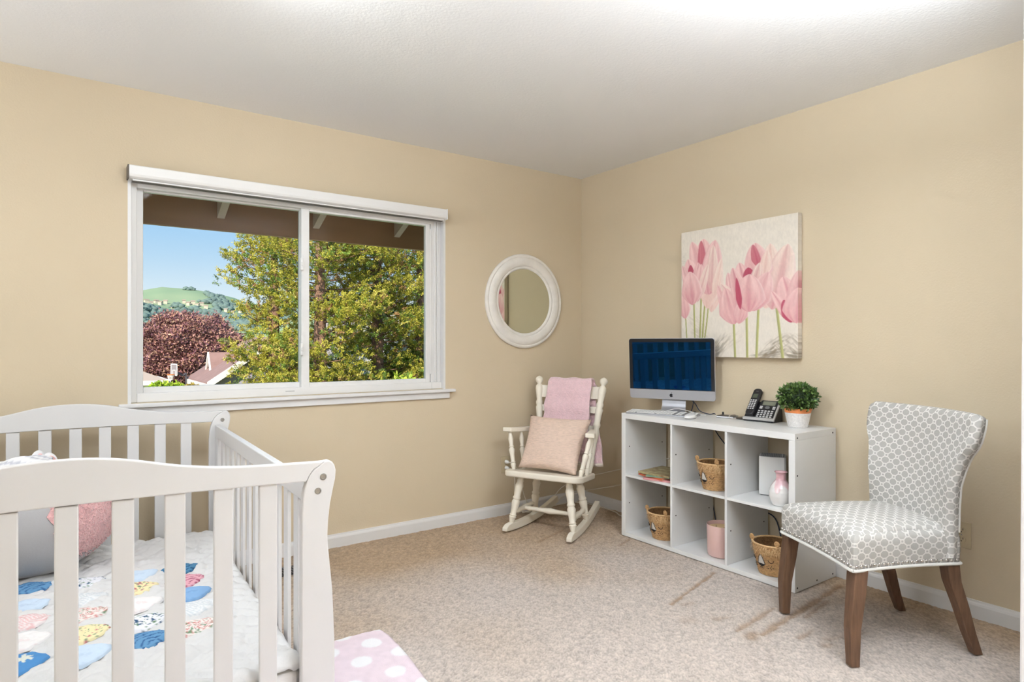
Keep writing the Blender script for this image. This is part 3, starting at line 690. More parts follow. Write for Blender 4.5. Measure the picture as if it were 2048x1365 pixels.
# ---------------------------------------------------------------- rocking chair
RO = Vector((-0.668, -0.465, 0)); RT = 0.44
RF = Vector((-math.cos(RT), -math.sin(RT), 0)); RS = Vector((math.sin(RT), -math.cos(RT), 0))
def RW(a, b, z): return RO+RS*a+RF*b+Vector((0, 0, z))
rc = thing('rocking_chair', 'white wooden rocking chair with turned spindles standing in the corner', 'chair', RO)
LEG = [(0, .014), (0.03, .016), (0.10, .021), (0.13, .024), (0.15, .019), (0.17, .024), (0.19, .019), (0.30, .021), (0.45, .027), (0.50, .020), (0.52, .025), (0.55, .025), (0.57, .020), (0.66, .022), (0.80, .027), (0.88, .020), (0.90, .023), (0.94, .018), (1, .015)]
def turned(nm, p0, p1, prof, par=None, sc=1.0, n=14):
    return MB().turned(p0, p1, [(t_, r*sc) for t_, r in prof], n).build(nm, CREAMP, par or rc, smooth=0.9)
# rockers
for sg in (-1, 1):
    rings = []
    for i in range(25):
        b = -0.40+0.63*i/24
        z = 0.33*(b-0.06)**2+0.001; a = sg*(0.218+(b-0.215)*0.10)
        sl = math.atan(0.66*(b-0.06)); tp_ = 0.046*(1-0.55*max(0, (i-22)/2)**2); nb, nz_ = -math.sin(sl)*tp_, math.cos(sl)*tp_
        rings.append([RW(a-0.018, b, z), RW(a+0.018, b, z), RW(a+0.018, b+nb, z+nz_), RW(a-0.018, b+nb, z+nz_)])
    MB().rings(rings).build('rocker', CREAMP, rc, smooth=0.6, bevel=0.004)
def rz_(b): return 0.33*(b-0.06)**2+0.046
for sg in (-1, 1):
    turned('leg', RW(sg*0.214, 0.150, rz_(0.15)), RW(sg*0.165, 0.105, 0.340), LEG)
    turned('leg', RW(sg*0.188, -0.118, rz_(-0.118)), RW(sg*0.150, -0.085, 0.312), LEG)
    turned('stretcher', RW(sg*0.20, 0.14, 0.115), RW(sg*0.180, -0.108, 0.125), [(0, .010), (0.1, .011), (0.16, .018), (0.2, .013), (0.4, .016), (0.5, .021), (0.6, .016), (0.8, .013), (0.84, .018), (0.9, .011), (1, .010)])
turned('stretcher', RW(-0.192, 0.03, 0.12), RW(0.192, 0.03, 0.12), [(0, .010), (0.08, .011), (0.12, .017), (0.16, .012), (0.35, .014), (0.5, .020), (0.65, .014), (0.84, .012), (0.88, .017), (0.92, .011), (1, .010)])
# seat plank with rounded front
out = []
for a, b in ((-0.215, -0.22), (0.215, -0.22)): out.append((a, b))
for i in range(9): th = -0.1+i/8*(PI/2+0.1); out.append((0.200+0.075*math.cos(th), 0.115+0.085*math.sin(th)))
for i in range(9): th = PI/2+i/8*(PI/2+0.1); out.append((-0.200+0.075*math.cos(th), 0.115+0.085*math.sin(th)))
def seat_tilt(b): return 0.050*(b+0.22)/0.42-0.010
MB().prism(out, lambda a, b, h: RW(a*0.965, b, h+seat_tilt(b)), 0.310, 0.348).build('seat', CREAMP, rc, bevel=0.010, seg=3)
# back posts and ladder rails
def postpt(sg, t_): return RW(sg*(0.178+0.063*t_), -0.185-0.115*t_, 0.338+0.623*t_)
POSTP = [(0, .014), (0.04, .017), (0.08, .021), (0.12, .024), (0.14, .019), (0.16, .023), (0.18, .018), (0.30, .019), (0.42, .025), (0.47, .019), (0.49, .025), (0.51, .025), (0.53, .020), (0.60, .023), (0.66, .026), (0.68, .020), (0.70, .025), (0.72, .025), (0.74, .019), (0.78, .022), (0.86, .027), (0.895, .024), (0.908, .015), (0.916, .014), (0.926, .018), (0.942, .0245), (0.958, .0265), (0.975, .0245), (0.99, .016), (1.0, .004)]
for sg in (-1, 1): turned('back_post', postpt(sg, 0), postpt(sg, 1), POSTP, n=16)
for t0, t1 in ((0.77, 0.90), (0.62, 0.69), (0.42, 0.49), (0.2, 0.27)):
    rings = []
    for i in range(13):
        u = -1+2*i/12; bow = -0.018*(1-u*u)
        lo = postpt(1, t0)*(0.5+u/2)+postpt(-1, t0)*(0.5-u/2); hi = postpt(1, t1)*(0.5+u/2)+postpt(-1, t1)*(0.5-u/2)
        rings.append([lo+RF*(bow-0.008), lo+RF*(bow+0.008), hi+RF*(bow+0.008), hi+RF*(bow-0.008)])
    MB().rings(rings).build('back_rail', CREAMP, rc, bevel=0.003)
# arms
for sg in (-1, 1):
    pts = [(-0.215, 0.195, 0.612), (-0.10, 0.235, 0.615), (0.0, 0.270, 0.620), (0.075, 0.290, 0.626)]
    rings = []
    for k, (b, a, z) in enumerate(pts):
        hw = (0.020, 0.026, 0.030, 0.031)[k]
        rings.append([RW(sg*a-hw, b, z-0.014), RW(sg*a+hw, b, z-0.014), RW(sg*a+hw, b, z+0.014), RW(sg*a-hw, b, z+0.014)])
    MB().rings(rings).build('armrest', CREAMP, rc, bevel=0.005, seg=3)
    SP = [(0, .009), (0.06, .012), (0.14, .017), (0.18, .012), (0.2, .016), (0.22, .012), (0.4, .014), (0.52, .019), (0.58, .012), (0.6, .016), (0.64, .012), (0.8, .016), (0.9, .011), (1, .009)]
    turned('arm_spindle', RW(sg*0.232, 0.085, 0.370), RW(sg*0.283, 0.045, 0.612), SP, sc=1.05)
    turned('arm_spindle', RW(sg*0.222, -0.035, 0.356), RW(sg*0.255, -0.055, 0.606), SP)
# pink throw over the back
def throw():
    prof = []   # (b, z) along the length: front hem - up - over the top rail - down behind
    front = lambda z: -0.185-0.115*((z-0.346)/0.615)+0.030
    for z in np.linspace(0.47, 0.925, 30): prof.append((front(z)+0.004*math.sin(z*60), z))
    for th in np.linspace(0.2, PI-0.2, 10): prof.append((-0.296+0.026*math.cos(th), 0.925+0.022*math.sin(th)))
    for z in np.linspace(0.915, 0.39, 34): prof.append((front(z)-0.060-0.02*(0.92-z), z))
    nu = 40; n_ = len(prof); V_ = []
    for j, (b, z) in enumerate(prof):
        back = j > 40; k = (j-40)/(n_-41) if back else 0
        al = -0.150-0.004*math.sin(j*0.7)-0.030*min(1, max(0, (0.93-z)/0.35))*(0 if back else 1)
        ar = 0.172+0.004*math.sin(j*0.5)-(0.010 if not back else 0)+0.085*k**1.3
        for i in range(nu+1):
            u = i/nu; a = al+(ar-al)*u
            fold = 0.010*math.sin(u*PI*5+2)*k+0.004*math.sin(u*9+j*0.35)
            V_.append(tuple(RW(a, b+(fold if not back else -abs(fold)), z+0.003*math.sin(u*14))))
    V_ = np.array(V_)
    pk = mat('pink_throw', (232, 198, 203), 0.98, bump=0.9, bscale=110, bdist=0.008, var=0.06, vscale=50, sheen=0.6)
    o = fmesh('pink_throw', V_, gridfaces(nu, n_-1), pk, None, smooth=True)
    md = o.modifiers.new('s', 'SOLIDIFY'); md.thickness = 0.016; md.offset = 0
    tag(o, 'fluffy pink throw blanket hanging over the back of the rocking chair', 'blanket')
    # pale sherpa hem along the back edge
    mb = MB(); row = V_[-(nu+1):]; mb.tube([tuple(p) for p in row[::4]], 0.012, 8, 2)
    mb.build('sherpa_hem', mat('sherpa', (232, 218, 206), 0.98, bump=1, bscale=120, bdist=0.006), o, smooth=True)
throw()
def pillow():
    bl = RW(-0.192, 0.100, 0.392); br = RW(0.205, 0.085, 0.374)
    tl = RW(-0.215, -0.115, 0.708); tr = RW(0.212, -0.150, 0.697)
    n_ = 26; f = []; bk = []
    nr = (br-bl).cross(tl-bl).normalized()
    if nr.dot(RF) < 0: nr = -nr
    V_ = []; 
    for sgn in (1, -1):
        for j in range(n_+1):
            for i in range(n_+1):
                u, v = i/n_, j/n_
                # edges bow inwards between the corners
                uu = u+0.085*(1-2*u)*4*v*(1-v)*0.5; vv = v+0.085*(1-2*v)*4*u*(1-u)*0.5
                p = bl*(1-uu)*(1-vv)+br*uu*(1-vv)+tl*(1-uu)*vv+tr*uu*vv
                h = (16*u*(1-u)*v*(1-v))**0.40*0.072
                wr = 0.004*math.sin(u*23+v*7)*max(0, 1-v*3)*(1 if sgn > 0 else 0)
                V_.append(tuple(p+nr*(sgn*h+wr*(16*u*(1-u)*v*(1-v))**0.4+0.0005*sgn)))
    F1 = gridfaces(n_, n_); F2 = gridfaces(n_, n_)[:, ::-1]+(n_+1)**2
    pm = mat('blush_pillow', (216, 191, 174), 0.85, bump=0.9, bscale=75, bdist=0.006, var=0.10, vscale=75, stretch=(0.5, 0.5, 2.6))
    o = fmesh('throw_pillow', V_, np.concatenate([F1, F2]), pm, None, smooth=True)
    bm = bmesh.new(); bm.from_mesh(o.data); bmesh.ops.remove_doubles(bm, verts=bm.verts, dist=0.0015); bmesh.ops.recalc_face_normals(bm, faces=bm.faces); bm.to_mesh(o.data); bm.free(); o.data.shade_smooth()
    tag(o, 'square blush textured throw pillow sitting on the rocking chair', 'pillow')
pillow()
# ---------------------------------------------------------------- cube shelf
SX0, SX1 = -0.395, -0.018
sh = thing('cube_shelf', 'low white cube shelf of six open cubbies against the right wall', 'shelf', (-0.2, -1.38, 0))
def slab(nm, a, b): return MB().bb(a, b).build(nm, LAM, sh, bevel=0.0015)
slab('top_board', (SX0, -1.950, 0.724), (SX1, -0.812, 0.757))
slab('bottom_board', (SX0, -1.917, 0.0), (SX1, -0.845, 0.024))
pl = slab('side_panel', (SX0, -0.845, 0.0), (SX1, -0.812, 0.724))
pr_ = slab('side_panel', (SX0, -1.950, 0.0), (SX1, -1.917, 0.724))
d1 = slab('divider', (SX0+0.002, -1.208, 0.024), (SX1, -1.194, 0.724))
d2 = slab('divider', (SX0+0.002, -1.572, 0.024), (SX1, -1.558, 0.724))
for y0, y1 in ((-1.194, -0.845), (-1.558, -1.208), (-1.917, -1.572)): slab('shelf_board', (SX0+0.002, y0, 0.367), (SX1, y1, 0.382))
def hole(x, y, z, ny, par, r=0.0045):
    MB().cyl((x, y, z), (x, y+ny*0.0008, z), r, n=10).build('peg_hole', DARK, par)
for x, z in ((-0.375, 0.735), (-0.05, 0.735), (-0.375, 0.020), (-0.05, 0.020), (-0.375, 0.555), (-0.20, 0.02)): hole(x, -1.950, z, -1, pr_)
for yy, par in ((-0.845, pl), (-1.208, d1), (-1.572, d2)):
    for x, z in ((-0.36, 0.55), (-0.06, 0.55), (-0.36, 0.20), (-0.06, 0.20)): hole(x, yy, z, -1, par, 0.004)

# ---------------------------------------------------------------- desktop computer
ALU = mat('brushed_aluminium', (176, 176, 180), 0.35, metal=0.55, spec=0.5)
pc = thing('desktop_computer', 'silver all-in-one desktop computer with a dark glossy screen on the cube shelf', 'computer', (-0.16, -1.02, 0.757))
PR = math.radians(22.4)
PN = Vector((-math.cos(PR), -math.sin(PR), 0)); PX = Vector((math.sin(PR), -math.cos(PR), 0))   # screen normal, screen right
PC = Vector((-0.189, -1.025, 0))
TILT = math.radians(4.0)   # the screen nods forward a little
def SW(a, z, d):
    dz = z-1.03
    return PC+PX*a+PN*(d*math.cos(TILT)+dz*math.sin(TILT))+Vector((0, 0, 1.03+dz*math.cos(TILT)-d*math.sin(TILT)))
def SS(a, z, d): return PC+PX*a+PN*d+Vector((0, 0, z))
HW, Z0, Z1, ZC = 0.2665, 0.842, 1.220, 0.902
def rr(x0, x1, z0, z1, r, n=6):
    o = []
    for cx, cz, a0 in ((x1-r, z1-r, 0), (x0+r, z1-r, PI/2), (x0+r, z0+r, PI), (x1-r, z0+r, 1.5*PI)):
        for i in range(n+1): th = a0+PI/2*i/n; o.append((cx+r*math.cos(th), cz+r*math.sin(th)))
    return o
MB().prism(rr(-HW, HW, Z0, Z1, 0.016), lambda a, z, h: SW(a, z, h), -0.012, 0).build('housing', ALU, pc, bevel=0.002)
mb = MB(); rs = []
for k, (s_, d) in enumerate(((1.0, -0.012), (0.8, -0.022), (0.45, -0.034), (0.15, -0.037))):
    rs.append([SW(a*s_, (z-1.03)*s_+1.03, d) for a, z in rr(-HW+0.01, HW-0.01, Z0+0.01, Z1-0.01, 0.016)])
mb.rings(rs); mb.build('back_shell', ALU, pc, smooth=0.5)
def topround(x0, x1, z0, z1, r): return [(x0, z0), (x1, z0)]+[p for p in rr(x0, x1, z0, z1, r)[:14]]
scr = bpy.data.materials.new('screen_glass'); scr.use_nodes = True; b_ = scr.node_tree.nodes['Principled BSDF']
b_.inputs['Base Color'].default_value = (0.004, 0.036, 0.105, 1); b_.inputs['Metallic'].default_value = 1.0; b_.inputs['Roughness'].default_value = 0.02
g = MB().prism(topround(-HW+0.002, HW-0.002, ZC, Z1-0.002, 0.014), lambda a, z, h: SW(a, z, h), -0.001, 0.0012).build('screen_bezel', mat('bezel_black', (12, 13, 18), 0.08, spec=0.5), pc)
MB().prism([(-HW+0.023, ZC+0.004), (HW-0.023, ZC+0.004), (HW-0.023, Z1-0.024), (-HW+0.023, Z1-0.024)], lambda a, z, h: SW(a, z, h), 0.0012, 0.0015).build('screen', scr, pc)
# maker's mark on the chin: a bitten apple with a leaf
ap = []
for i in range(40):
    th = 2*PI*i/40; r = 0.0105*(1-0.14*math.exp(-((th-PI/2)/0.35)**2)-0.10*math.exp(-((th-1.5*PI)/0.3)**2))
    x, z = r*math.cos(th), r*math.sin(th)*1.03
    d = math.hypot(x-0.0125, z-0.001)
    if d < 0.0058: k = 0.0058/max(d, 1e-6); x, z = 0.0125+(x-0.0125)*k, 0.001+(z-0.001)*k
    ap.append((x, z+0.868))
o = MB().prism(ap, lambda a, z, h: SW(a, z, h), -0.0002, 0.0006).build('logo', BLACKP, pc)
MB().prism([(0.0005, 0.8805), (0.0045, 0.8815), (0.0062, 0.8860), (0.0022, 0.8850)], lambda a, z, h: SW(a, z, h), -0.0002, 0.0006).build('logo_leaf', BLACKP, o)
# L-shaped stand
mb = MB(); rs = []
for d, z in ((-0.02, 0.97), (-0.055, 0.93), (-0.072, 0.86), (-0.066, 0.80), (-0.050, 0.775), (-0.030, 0.763), (0.075, 0.7595)):
    rs.append([(d, z)])
pth = [(-0.02, 0.97), (-0.055, 0.93), (-0.070, 0.86), (-0.064, 0.80), (-0.048, 0.775), (-0.028, 0.764), (0.075, 0.7605)]
rs = []
for i, (d, z) in enumerate(pth):
    dn = Vector((pth[min(i+1, 6)][0]-pth[max(i-1, 0)][0], pth[min(i+1, 6)][1]-pth[max(i-1, 0)][1])).normalized(); nx, nz_ = -dn.y*0.0026, dn.x*0.0026
    wd = 0.072+0.004*i/6
    rs.append([SS(-wd, z-nz_, d-nx), SS(wd, z-nz_, d-nx), SS(wd, z+nz_, d+nx), SS(-wd, z+nz_, d+nx)])
MB().rings(rs).build('stand', ALU, pc, smooth=0.5)
kx, ky = -0.270, -1.030
# keyboard
KB = thing('keyboard', 'thin white wired keyboard in front of the computer', 'keyboard', (kx, ky, 0.757))
KA = math.radians(22.4)
kX = Vector((math.sin(KA), -math.cos(KA), 0)); kY = Vector((math.cos(KA), math.sin(KA), 0))
def KW(a, b, z): return Vector((kx, ky, 0.757))+kX*a+kY*b+Vector((0, 0, z))
mb = MB(); mb.rings([[KW(a, -0.057, 0.0), KW(a, 0.057, 0.0), KW(a, 0.057, 0.014), KW(a, -0.057, 0.006)] for a in (-0.213, 0.213)]); mb.build('keyboard_case', ALU, KB, bevel=0.002)
km = MB(); km.box((0, 0, 0), (0.0148, 0.0148, 0.004)); kobj = None
for r in range(6):
    b = -0.0455+r*0.0185
    for c_ in range(22):
        a = -0.202+c_*0.01925
        if c_ in (15, 18): continue
        if r == 0 and 3 <= c_ <= 9:
            if c_ != 6: continue
            mb = MB(); w_ = 0.055
        else: mb = MB(); w_ = 0.0078
        h = 0.0098+0.0078*(b+0.057)/0.114*1.0
        if kobj is not None and w_ < 0.01:
            o = kobj.copy(); COL.objects.link(o); o.matrix_parent_inverse = kobj.matrix_parent_inverse.copy()
            p = KW(a, b, h); o.location = p-kref
        else:
            mb.add([KW(a+x*w_, b+y*0.0078, h+z*0.0022) for x in (-1, 1) for y in (-1, 1) for z in (-1, 1)], [(0, 1, 3, 2), (4, 6, 7, 5), (0, 4, 5, 1), (2, 3, 7, 6), (0, 2, 6, 4), (1, 5, 7, 3)])
            o = mb.build('key', WHITEPL, KB)
            if kobj is None and w_ < 0.01: kobj = o; kref = KW(a, b, h)
mb = MB(); mb.tube([KW(-0.02, 0.057, 0.01), KW(0.0, 0.085, 0.016), KW(0.06, 0.105, 0.030), KW(0.15, 0.10, 0.016), KW(0.21, 0.09, 0.004), KW(0.24, 0.085, 0.003)], 0.002); mb.build('keyboard_cable', WHITEPL, KB, smooth=True)
# mouse
ms = thing('computer_mouse', 'white oval computer mouse beside the keyboard', 'mouse', (-0.295, -1.258, 0.757))
mb = MB(); V_ = []
mdx = Vector((0.93, 0.30, 0)).normalized(); mdy = Vector((-0.30, 0.93, 0)).normalized()
rs = []
for s_, z in ((0.90, 0.003), (1.0, 0.008), (0.98, 0.013), (0.86, 0.0185), (0.62, 0.023), (0.32, 0.0255), (0.05, 0.026)):
    rs.append([Vector((-0.295, -1.258, 0.757+z))+mdx*0.057*s_*math.copysign(abs(math.cos(a))**0.85, math.cos(a))+mdy*0.030*s_*math.copysign(abs(math.sin(a))**0.85, math.sin(a)) for a in [2*PI*i/28 for i in range(28)]])
mb.rings(rs); mb.build('mouse_shell', WHITEPL, ms, smooth=0.9)
mb = MB(); mb.lathe((0, 0, 0), [(0.9, 0.0), (0.9, 0.0032)], 28); mb.v = [tuple(Vector((-0.295, -1.258, 0.757+z))+mdx*0.057*x+mdy*0.030*y) for x, y, z in mb.v]; mb.build('mouse_base', GREYP, ms)
# cables that hang behind the computer
def cable(pts, r, m, label, name='power_cable', group=None):
    o = MB().tube(pts, r).build(name, m, None, smooth=True); return tag(o, label, 'cable', group)
NAVY = mat('navy_cable', (38, 46, 66), 0.5); WCAB = mat('white_cable', (222, 214, 200), 0.5)
cable([(-0.112, -1.10, 0.86), (-0.075, -1.118, 0.82), (-0.06, -1.145, 0.775), (-0.045, -1.20, 0.7605), (-0.010, -1.215, 0.7605), (-0.0085, -1.20, 0.70), (-0.0085, -1.25, 0.62), (-0.0085, -1.42, 0.47)], 0.003, NAVY, 'dark cable dropping from the back of the computer behind the cube shelf, curving outwards')
cable([(-0.100, -1.13, 0.86), (-0.075, -1.10, 0.80), (-0.070, -1.085, 0.762), (-0.020, -1.07, 0.7605), (-0.0085, -1.07, 0.74), (-0.0085, -1.10, 0.55), (-0.0085, -1.20, 0.20), (-0.03, -1.25, 0.006)], 0.003, NAVY, 'dark cable crossing behind the computer stand, the nearer to its base')
cable([(-0.009, -1.80, 0.70), (-0.010, -1.775, 0.66), (-0.011, -1.755, 0.62), (-0.03, -1.74, 0.596)], 0.0025, BLACKP, 'thin black cable rising behind the white wireless router')
cable([(-0.010, -1.45, 0.02), (-0.0095, -1.44, 0.16), (-0.0095, -1.48, 0.215), (-0.0095, -1.55, 0.24), (-0.0095, -1.62, 0.20), (-0.0095, -1.66, 0.03)], 0.0035, NAVY, 'blue cable looping on the wall behind the pink candle')
cable([(-0.009, -1.74, 0.30), (-0.009, -1.80, 0.27), (-0.009, -1.86, 0.33), (-0.009, -1.80, 0.345), (-0.009, -1.76, 0.26)], 0.0025, BLACKP, 'knot of thin dark wire behind the lion basket nearest the patterned chair')
# white cords of the wall outlet
def plug(z, pts, label):
    t = thing('white_cord', label, 'cord', (-0.708, -0.0088, z))
    mb = MB(); mb.turned((-0.708, -0.0090, z), (-0.703, -0.040, z-0.002), [(0, 0.013), (0.5, 0.013), (0.85, 0.009), (1, 0.005)], 14); mb.build('plug', WHITEPL, t, smooth=0.8)
    MB().tube([(-0.703, -0.038, z-0.002)]+pts, 0.0032).build('cord', WCAB, t, smooth=True)
plug(0.366, [(-0.68, -0.06, 0.352), (-0.64, -0.062, 0.30), (-0.60, -0.05, 0.18), (-0.545, -0.040, 0.06), (-0.50, -0.06, 0.006), (-0.40, -0.075, 0.006), (-0.24, -0.05, 0.13), (-0.12, -0.20, 0.22), (-0.03, -0.46, 0.31), (-0.012, -0.68, 0.385), (-0.010, -0.86, 0.44)], 'white cord from the upper plug, passing behind the rocking chair up to the shelf')
plug(0.324, [(-0.68, -0.058, 0.31), (-0.665, -0.055, 0.24), (-0.655, -0.04, 0.13), (-0.62, -0.04, 0.02), (-0.50, -0.09, 0.006), (-0.36, -0.10, 0.03), (-0.22, -0.10, 0.09), (-0.05, -0.33, 0.16), (-0.012, -0.60, 0.235), (-0.010, -0.86, 0.26)], 'white cord from the lower plug, running low behind the rocking chair')
cable([(-0.60, -0.055, 0.004), (-0.40, -0.04, 0.004), (-0.10, -0.05, 0.004), (-0.05, -0.25, 0.004), (-0.06, -0.42, 0.004), (-0.10, -0.52, 0.004), (-0.07, -0.68, 0.004), (-0.05, -0.80, 0.004)], 0.004, WCAB, 'cream cord lying on the carpet along the foot of the corner walls', 'loose_cord')

# ---------------------------------------------------------------- small things on top of the shelf
t = thing('notebook', 'thin notebook with white page edges and dark cover lying on the shelf top', 'notebook', (-0.085, -1.355, 0.757))
NX = Vector((0.22, -0.975, 0)).normalized(); NY = Vector((0.975, 0.22, 0)).normalized()
def obox(nm, c, sx_, sy_, z0, z1, m, par, X=NX, Y=NY, bevel=0.001):
    c = Vector(c); mb = MB(); mb.add([c+X*a*sx_/2+Y*b*sy_/2+Vector((0, 0, z)) for a in (-1, 1) for b in (-1, 1) for z in (z0, z1)], [(0, 1, 3, 2), (4, 6, 7, 5), (0, 4, 5, 1), (2, 3, 7, 6), (0, 2, 6, 4), (1, 5, 7, 3)])
    return mb.build(nm, m, par, bevel=bevel)
DKC = mat('dark_cover', (58, 50, 42), 0.4)
obox('cover', (-0.085, -1.355, 0.757), 0.10, 0.075, 0.0, 0.002, DKC, t); obox('pages', (-0.087, -1.355, 0.757), 0.096, 0.072, 0.002, 0.010, mat('pages_white', (226, 226, 230), 0.7), t)
obox('cover', (-0.085, -1.355, 0.757), 0.10, 0.075, 0.010, 0.0125, DKC, t)
tag(obox('pen_stub', (-0.05, -1.300, 0.757), 0.010, 0.012, 0.0, 0.028, BLACKP, None, bevel=0.003), 'small black upright stub behind the notebook', 'gadget')
t = thing('charger_puck', 'flat dark charging puck with a pale lead, left of the telephone', 'charger', (-0.075, -1.447, 0.757))
mb = MB(); mb.lathe((-0.075, -1.447, 0.757), [(0.030, 0), (0.036, 0.003), (0.036, 0.008), (0.032, 0.011), (0.01, 0.0115)], 28); mb.build('puck', DKC, t, smooth=0.7)
MB().tube([(-0.10, -1.425, 0.760), (-0.125, -1.405, 0.762), (-0.11, -1.385, 0.773), (-0.06, -1.385, 0.776), (-0.03, -1.375, 0.76)], 0.0016).build('lead', WCAB, t, smooth=True)

# telephone: wedge base with its own keypad, handset standing in the cradle on the left
ph = thing('cordless_telephone', 'black and silver telephone with handset leaning in its base, beside the topiary', 'telephone', (-0.085, -1.58, 0.757))
HX = Vector((0.10, -0.995, 0)).normalized(); HY = Vector((0.995, 0.10, 0)).normalized()     # right along the front, back towards the wall
PH0 = Vector((-0.118, -1.575, 0.757))
TL = math.radians(50)
def HWp(a, t_, n_):   # on the sloping face: a right, t up the slope, n out of the face
    return PH0+HX*a+HY*(t_*math.cos(TL)-n_*math.sin(TL))+Vector((0, 0, 0.012+t_*math.sin(TL)+n_*math.cos(TL)))
SIL = mat('silver_plastic', (188, 186, 184), 0.35, metal=0.3)
mb = MB()
side = [(-0.004, 0.0), (-0.006, 0.010), (0.004, 0.020), (0.078, 0.104), (0.090, 0.100), (0.100, 0.05), (0.104, 0.0)]
mb.rings([[PH0+HX*a+HY*y+Vector((0, 0, z)) for y, z in side] for a in (-0.088, 0.088)]); mb.build('base_body', BLACKP, ph, bevel=0.006, seg=3)
def fplate(nm, a0, a1, t0, t1, n0, n1, m, par=ph, bev=0.001, r=0.0):
    pts = rr(a0, a1, t0, t1, r, 4) if r else [(a0, t0), (a1, t0), (a1, t1), (a0, t1)]
    return MB().prism(pts, HWp, n0, n1).build(nm, m, par, bevel=bev)
fplate('silver_rim', -0.090, 0.090, -0.006, 0.012, -0.006, 0.008, SIL, bev=0.003, r=0.006)
fplate('silver_rim', 0.080, 0.091, -0.002, 0.125, -0.004, 0.006, SIL, bev=0.003)
fplate('keypad_plate', -0.018, 0.080, 0.010, 0.128, 0.0, 0.0065, mat('panel_black', (34, 33, 35), 0.35), bev=0.002, r=0.008)
fplate('display', -0.005, 0.068, 0.094, 0.121, 0.006, 0.0075, mat('lcd_grey', (116, 118, 102), 0.25), bev=0.0008)
KEYW = mat('key_light', (206, 205, 203), 0.4)
for r in range(4):
    for c_ in range(5):
        a = -0.010+c_*0.0185; tq = 0.018+r*0.0125
        fplate('key', a-0.0062, a+0.0062, tq-0.0038, tq+0.0038, 0.006, 0.0085, KEYW, bev=0.001)
for a, tq in ((-0.006, 0.074), (-0.006, 0.084), (0.067, 0.073), (0.067, 0.083)): fplate('key', a-0.008, a+0.008, tq-0.004, tq+0.004, 0.006, 0.0085, KEYW, bev=0.001)
MB().prism([(0.030+0.014*math.cos(2*PI*i/20), 0.079+0.010*math.sin(2*PI*i/20)) for i in range(20)], HWp, 0.006, 0.009).build('navigation_key', GREYP, ph, bevel=0.001)
hs = fplate('handset', -0.074, -0.026, 0.012, 0.190, 0.004, 0.030, BLACKP, bev=0.006, r=0.018)
fplate('handset_display', -0.064, -0.036, 0.122, 0.150, 0.0296, 0.0306, mat('lcd_dark', (78, 84, 70), 0.2), hs, 0)
fplate('earpiece', -0.058, -0.042, 0.168, 0.171, 0.0296, 0.0304, GREYP, hs, 0)
for r in range(6):
    for c_ in range(3):
        a = -0.0635+c_*0.0135; tq = 0.050+r*0.0115
        fplate('handset_key', a-0.0043, a+0.0043, tq-0.0034, tq+0.0034, 0.0295, 0.0315, KEYW, hs, 0)

# topiary
tp = thing('topiary_plant', 'small round boxwood topiary in a white woven pot with an orange rim', 'plant', (-0.150, -1.822, 0.757))
pc_ = Vector((-0.150, -1.822, 0.757))
mb = MB(); prof = [(0.001, 0.001), (0.045, 0.001), (0.047, 0.004)]+[(0.047+0.014*k/12+(0.0012 if k % 2 else 0), 0.006+0.066*k/12) for k in range(13)]+[(0.0625, 0.0755), (0.058, 0.0755), (0.056, 0.06), (0.001, 0.058)]
mb.lathe(pc_, prof, 40); wv = []
for x, y, z in mb.v:
    a = math.atan2(y-pc_.y, x-pc_.x); hz = z-pc_.z; r = math.hypot(x-pc_.x, y-pc_.y); k = 1+(0.016*math.sin(a*20+(hz//0.0055 % 2)*PI) if 0.005 < hz < 0.073 and r > 0.04 else 0)
    wv.append((pc_.x+(x-pc_.x)*k, pc_.y+(y-pc_.y)*k, z))
mb.v = wv; mb.build('woven_pot', mat('whitewashed_wicker', (228, 224, 220), 0.8, bump=1.0, bscale=190, bdist=0.003, var=0.12, vscale=120), tp, smooth=0.8)
mb = MB(); mb.lathe(pc_, [(0.058, 0.068), (0.0605, 0.074), (0.065, 0.090), (0.0655, 0.098), (0.062, 0.099), (0.060, 0.09), (0.001, 0.088)], 36); mb.build('terracotta_rim', mat('terracotta', (206, 124, 70), 0.75, var=0.08, vscale=60), tp, smooth=0.7)
lc_ = pc_+Vector((0, 0, 0.152))
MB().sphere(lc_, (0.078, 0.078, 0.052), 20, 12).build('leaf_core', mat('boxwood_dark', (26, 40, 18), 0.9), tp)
V_ = []; F_ = []; C_ = []
for k in range(1500):
    u = random.uniform(-1, 1); ph_ = random.random()*2*PI; s_ = math.sqrt(1-u*u)
    d = Vector((s_*math.cos(ph_), s_*math.sin(ph_), u)); rad = random.uniform(0.80, 1.10)
    p = lc_+Vector((d.x*0.087*rad, d.y*0.087*rad, d.z*0.066*rad))
    if p.z < pc_.z+0.092: continue
    ax = (d+Vector((random.gauss(0, .55), random.gauss(0, .55), random.gauss(0, .55)+.15))).normalized(); sd_ = ax.cross(Vector((random.gauss(0, 1), random.gauss(0, 1), random.gauss(0, 1)))).normalized(); nn = ax.cross(sd_)
    L_ = random.uniform(0.014, 0.022); w_ = L_*0.30; b0 = len(V_)
    for q in (p, p+ax*L_*0.45+sd_*w_-nn*0.001, p+ax*L_, p+ax*L_*0.45-sd_*w_-nn*0.001): V_.append(tuple(q))
    F_ += [(b0, b0+1, b0+2, b0+3)]
    g = random.random(); cc = lc(40+52*g, 66+52*g, 26+26*g) if random.random() < 0.86 else lc(120, 148, 84)
    C_ += [list(cc)+[1]]*4
stuff(fmesh('foliage', V_, F_, mat('boxwood_leaf', (70, 100, 45), 0.4, attr='Col'), tp, C_))

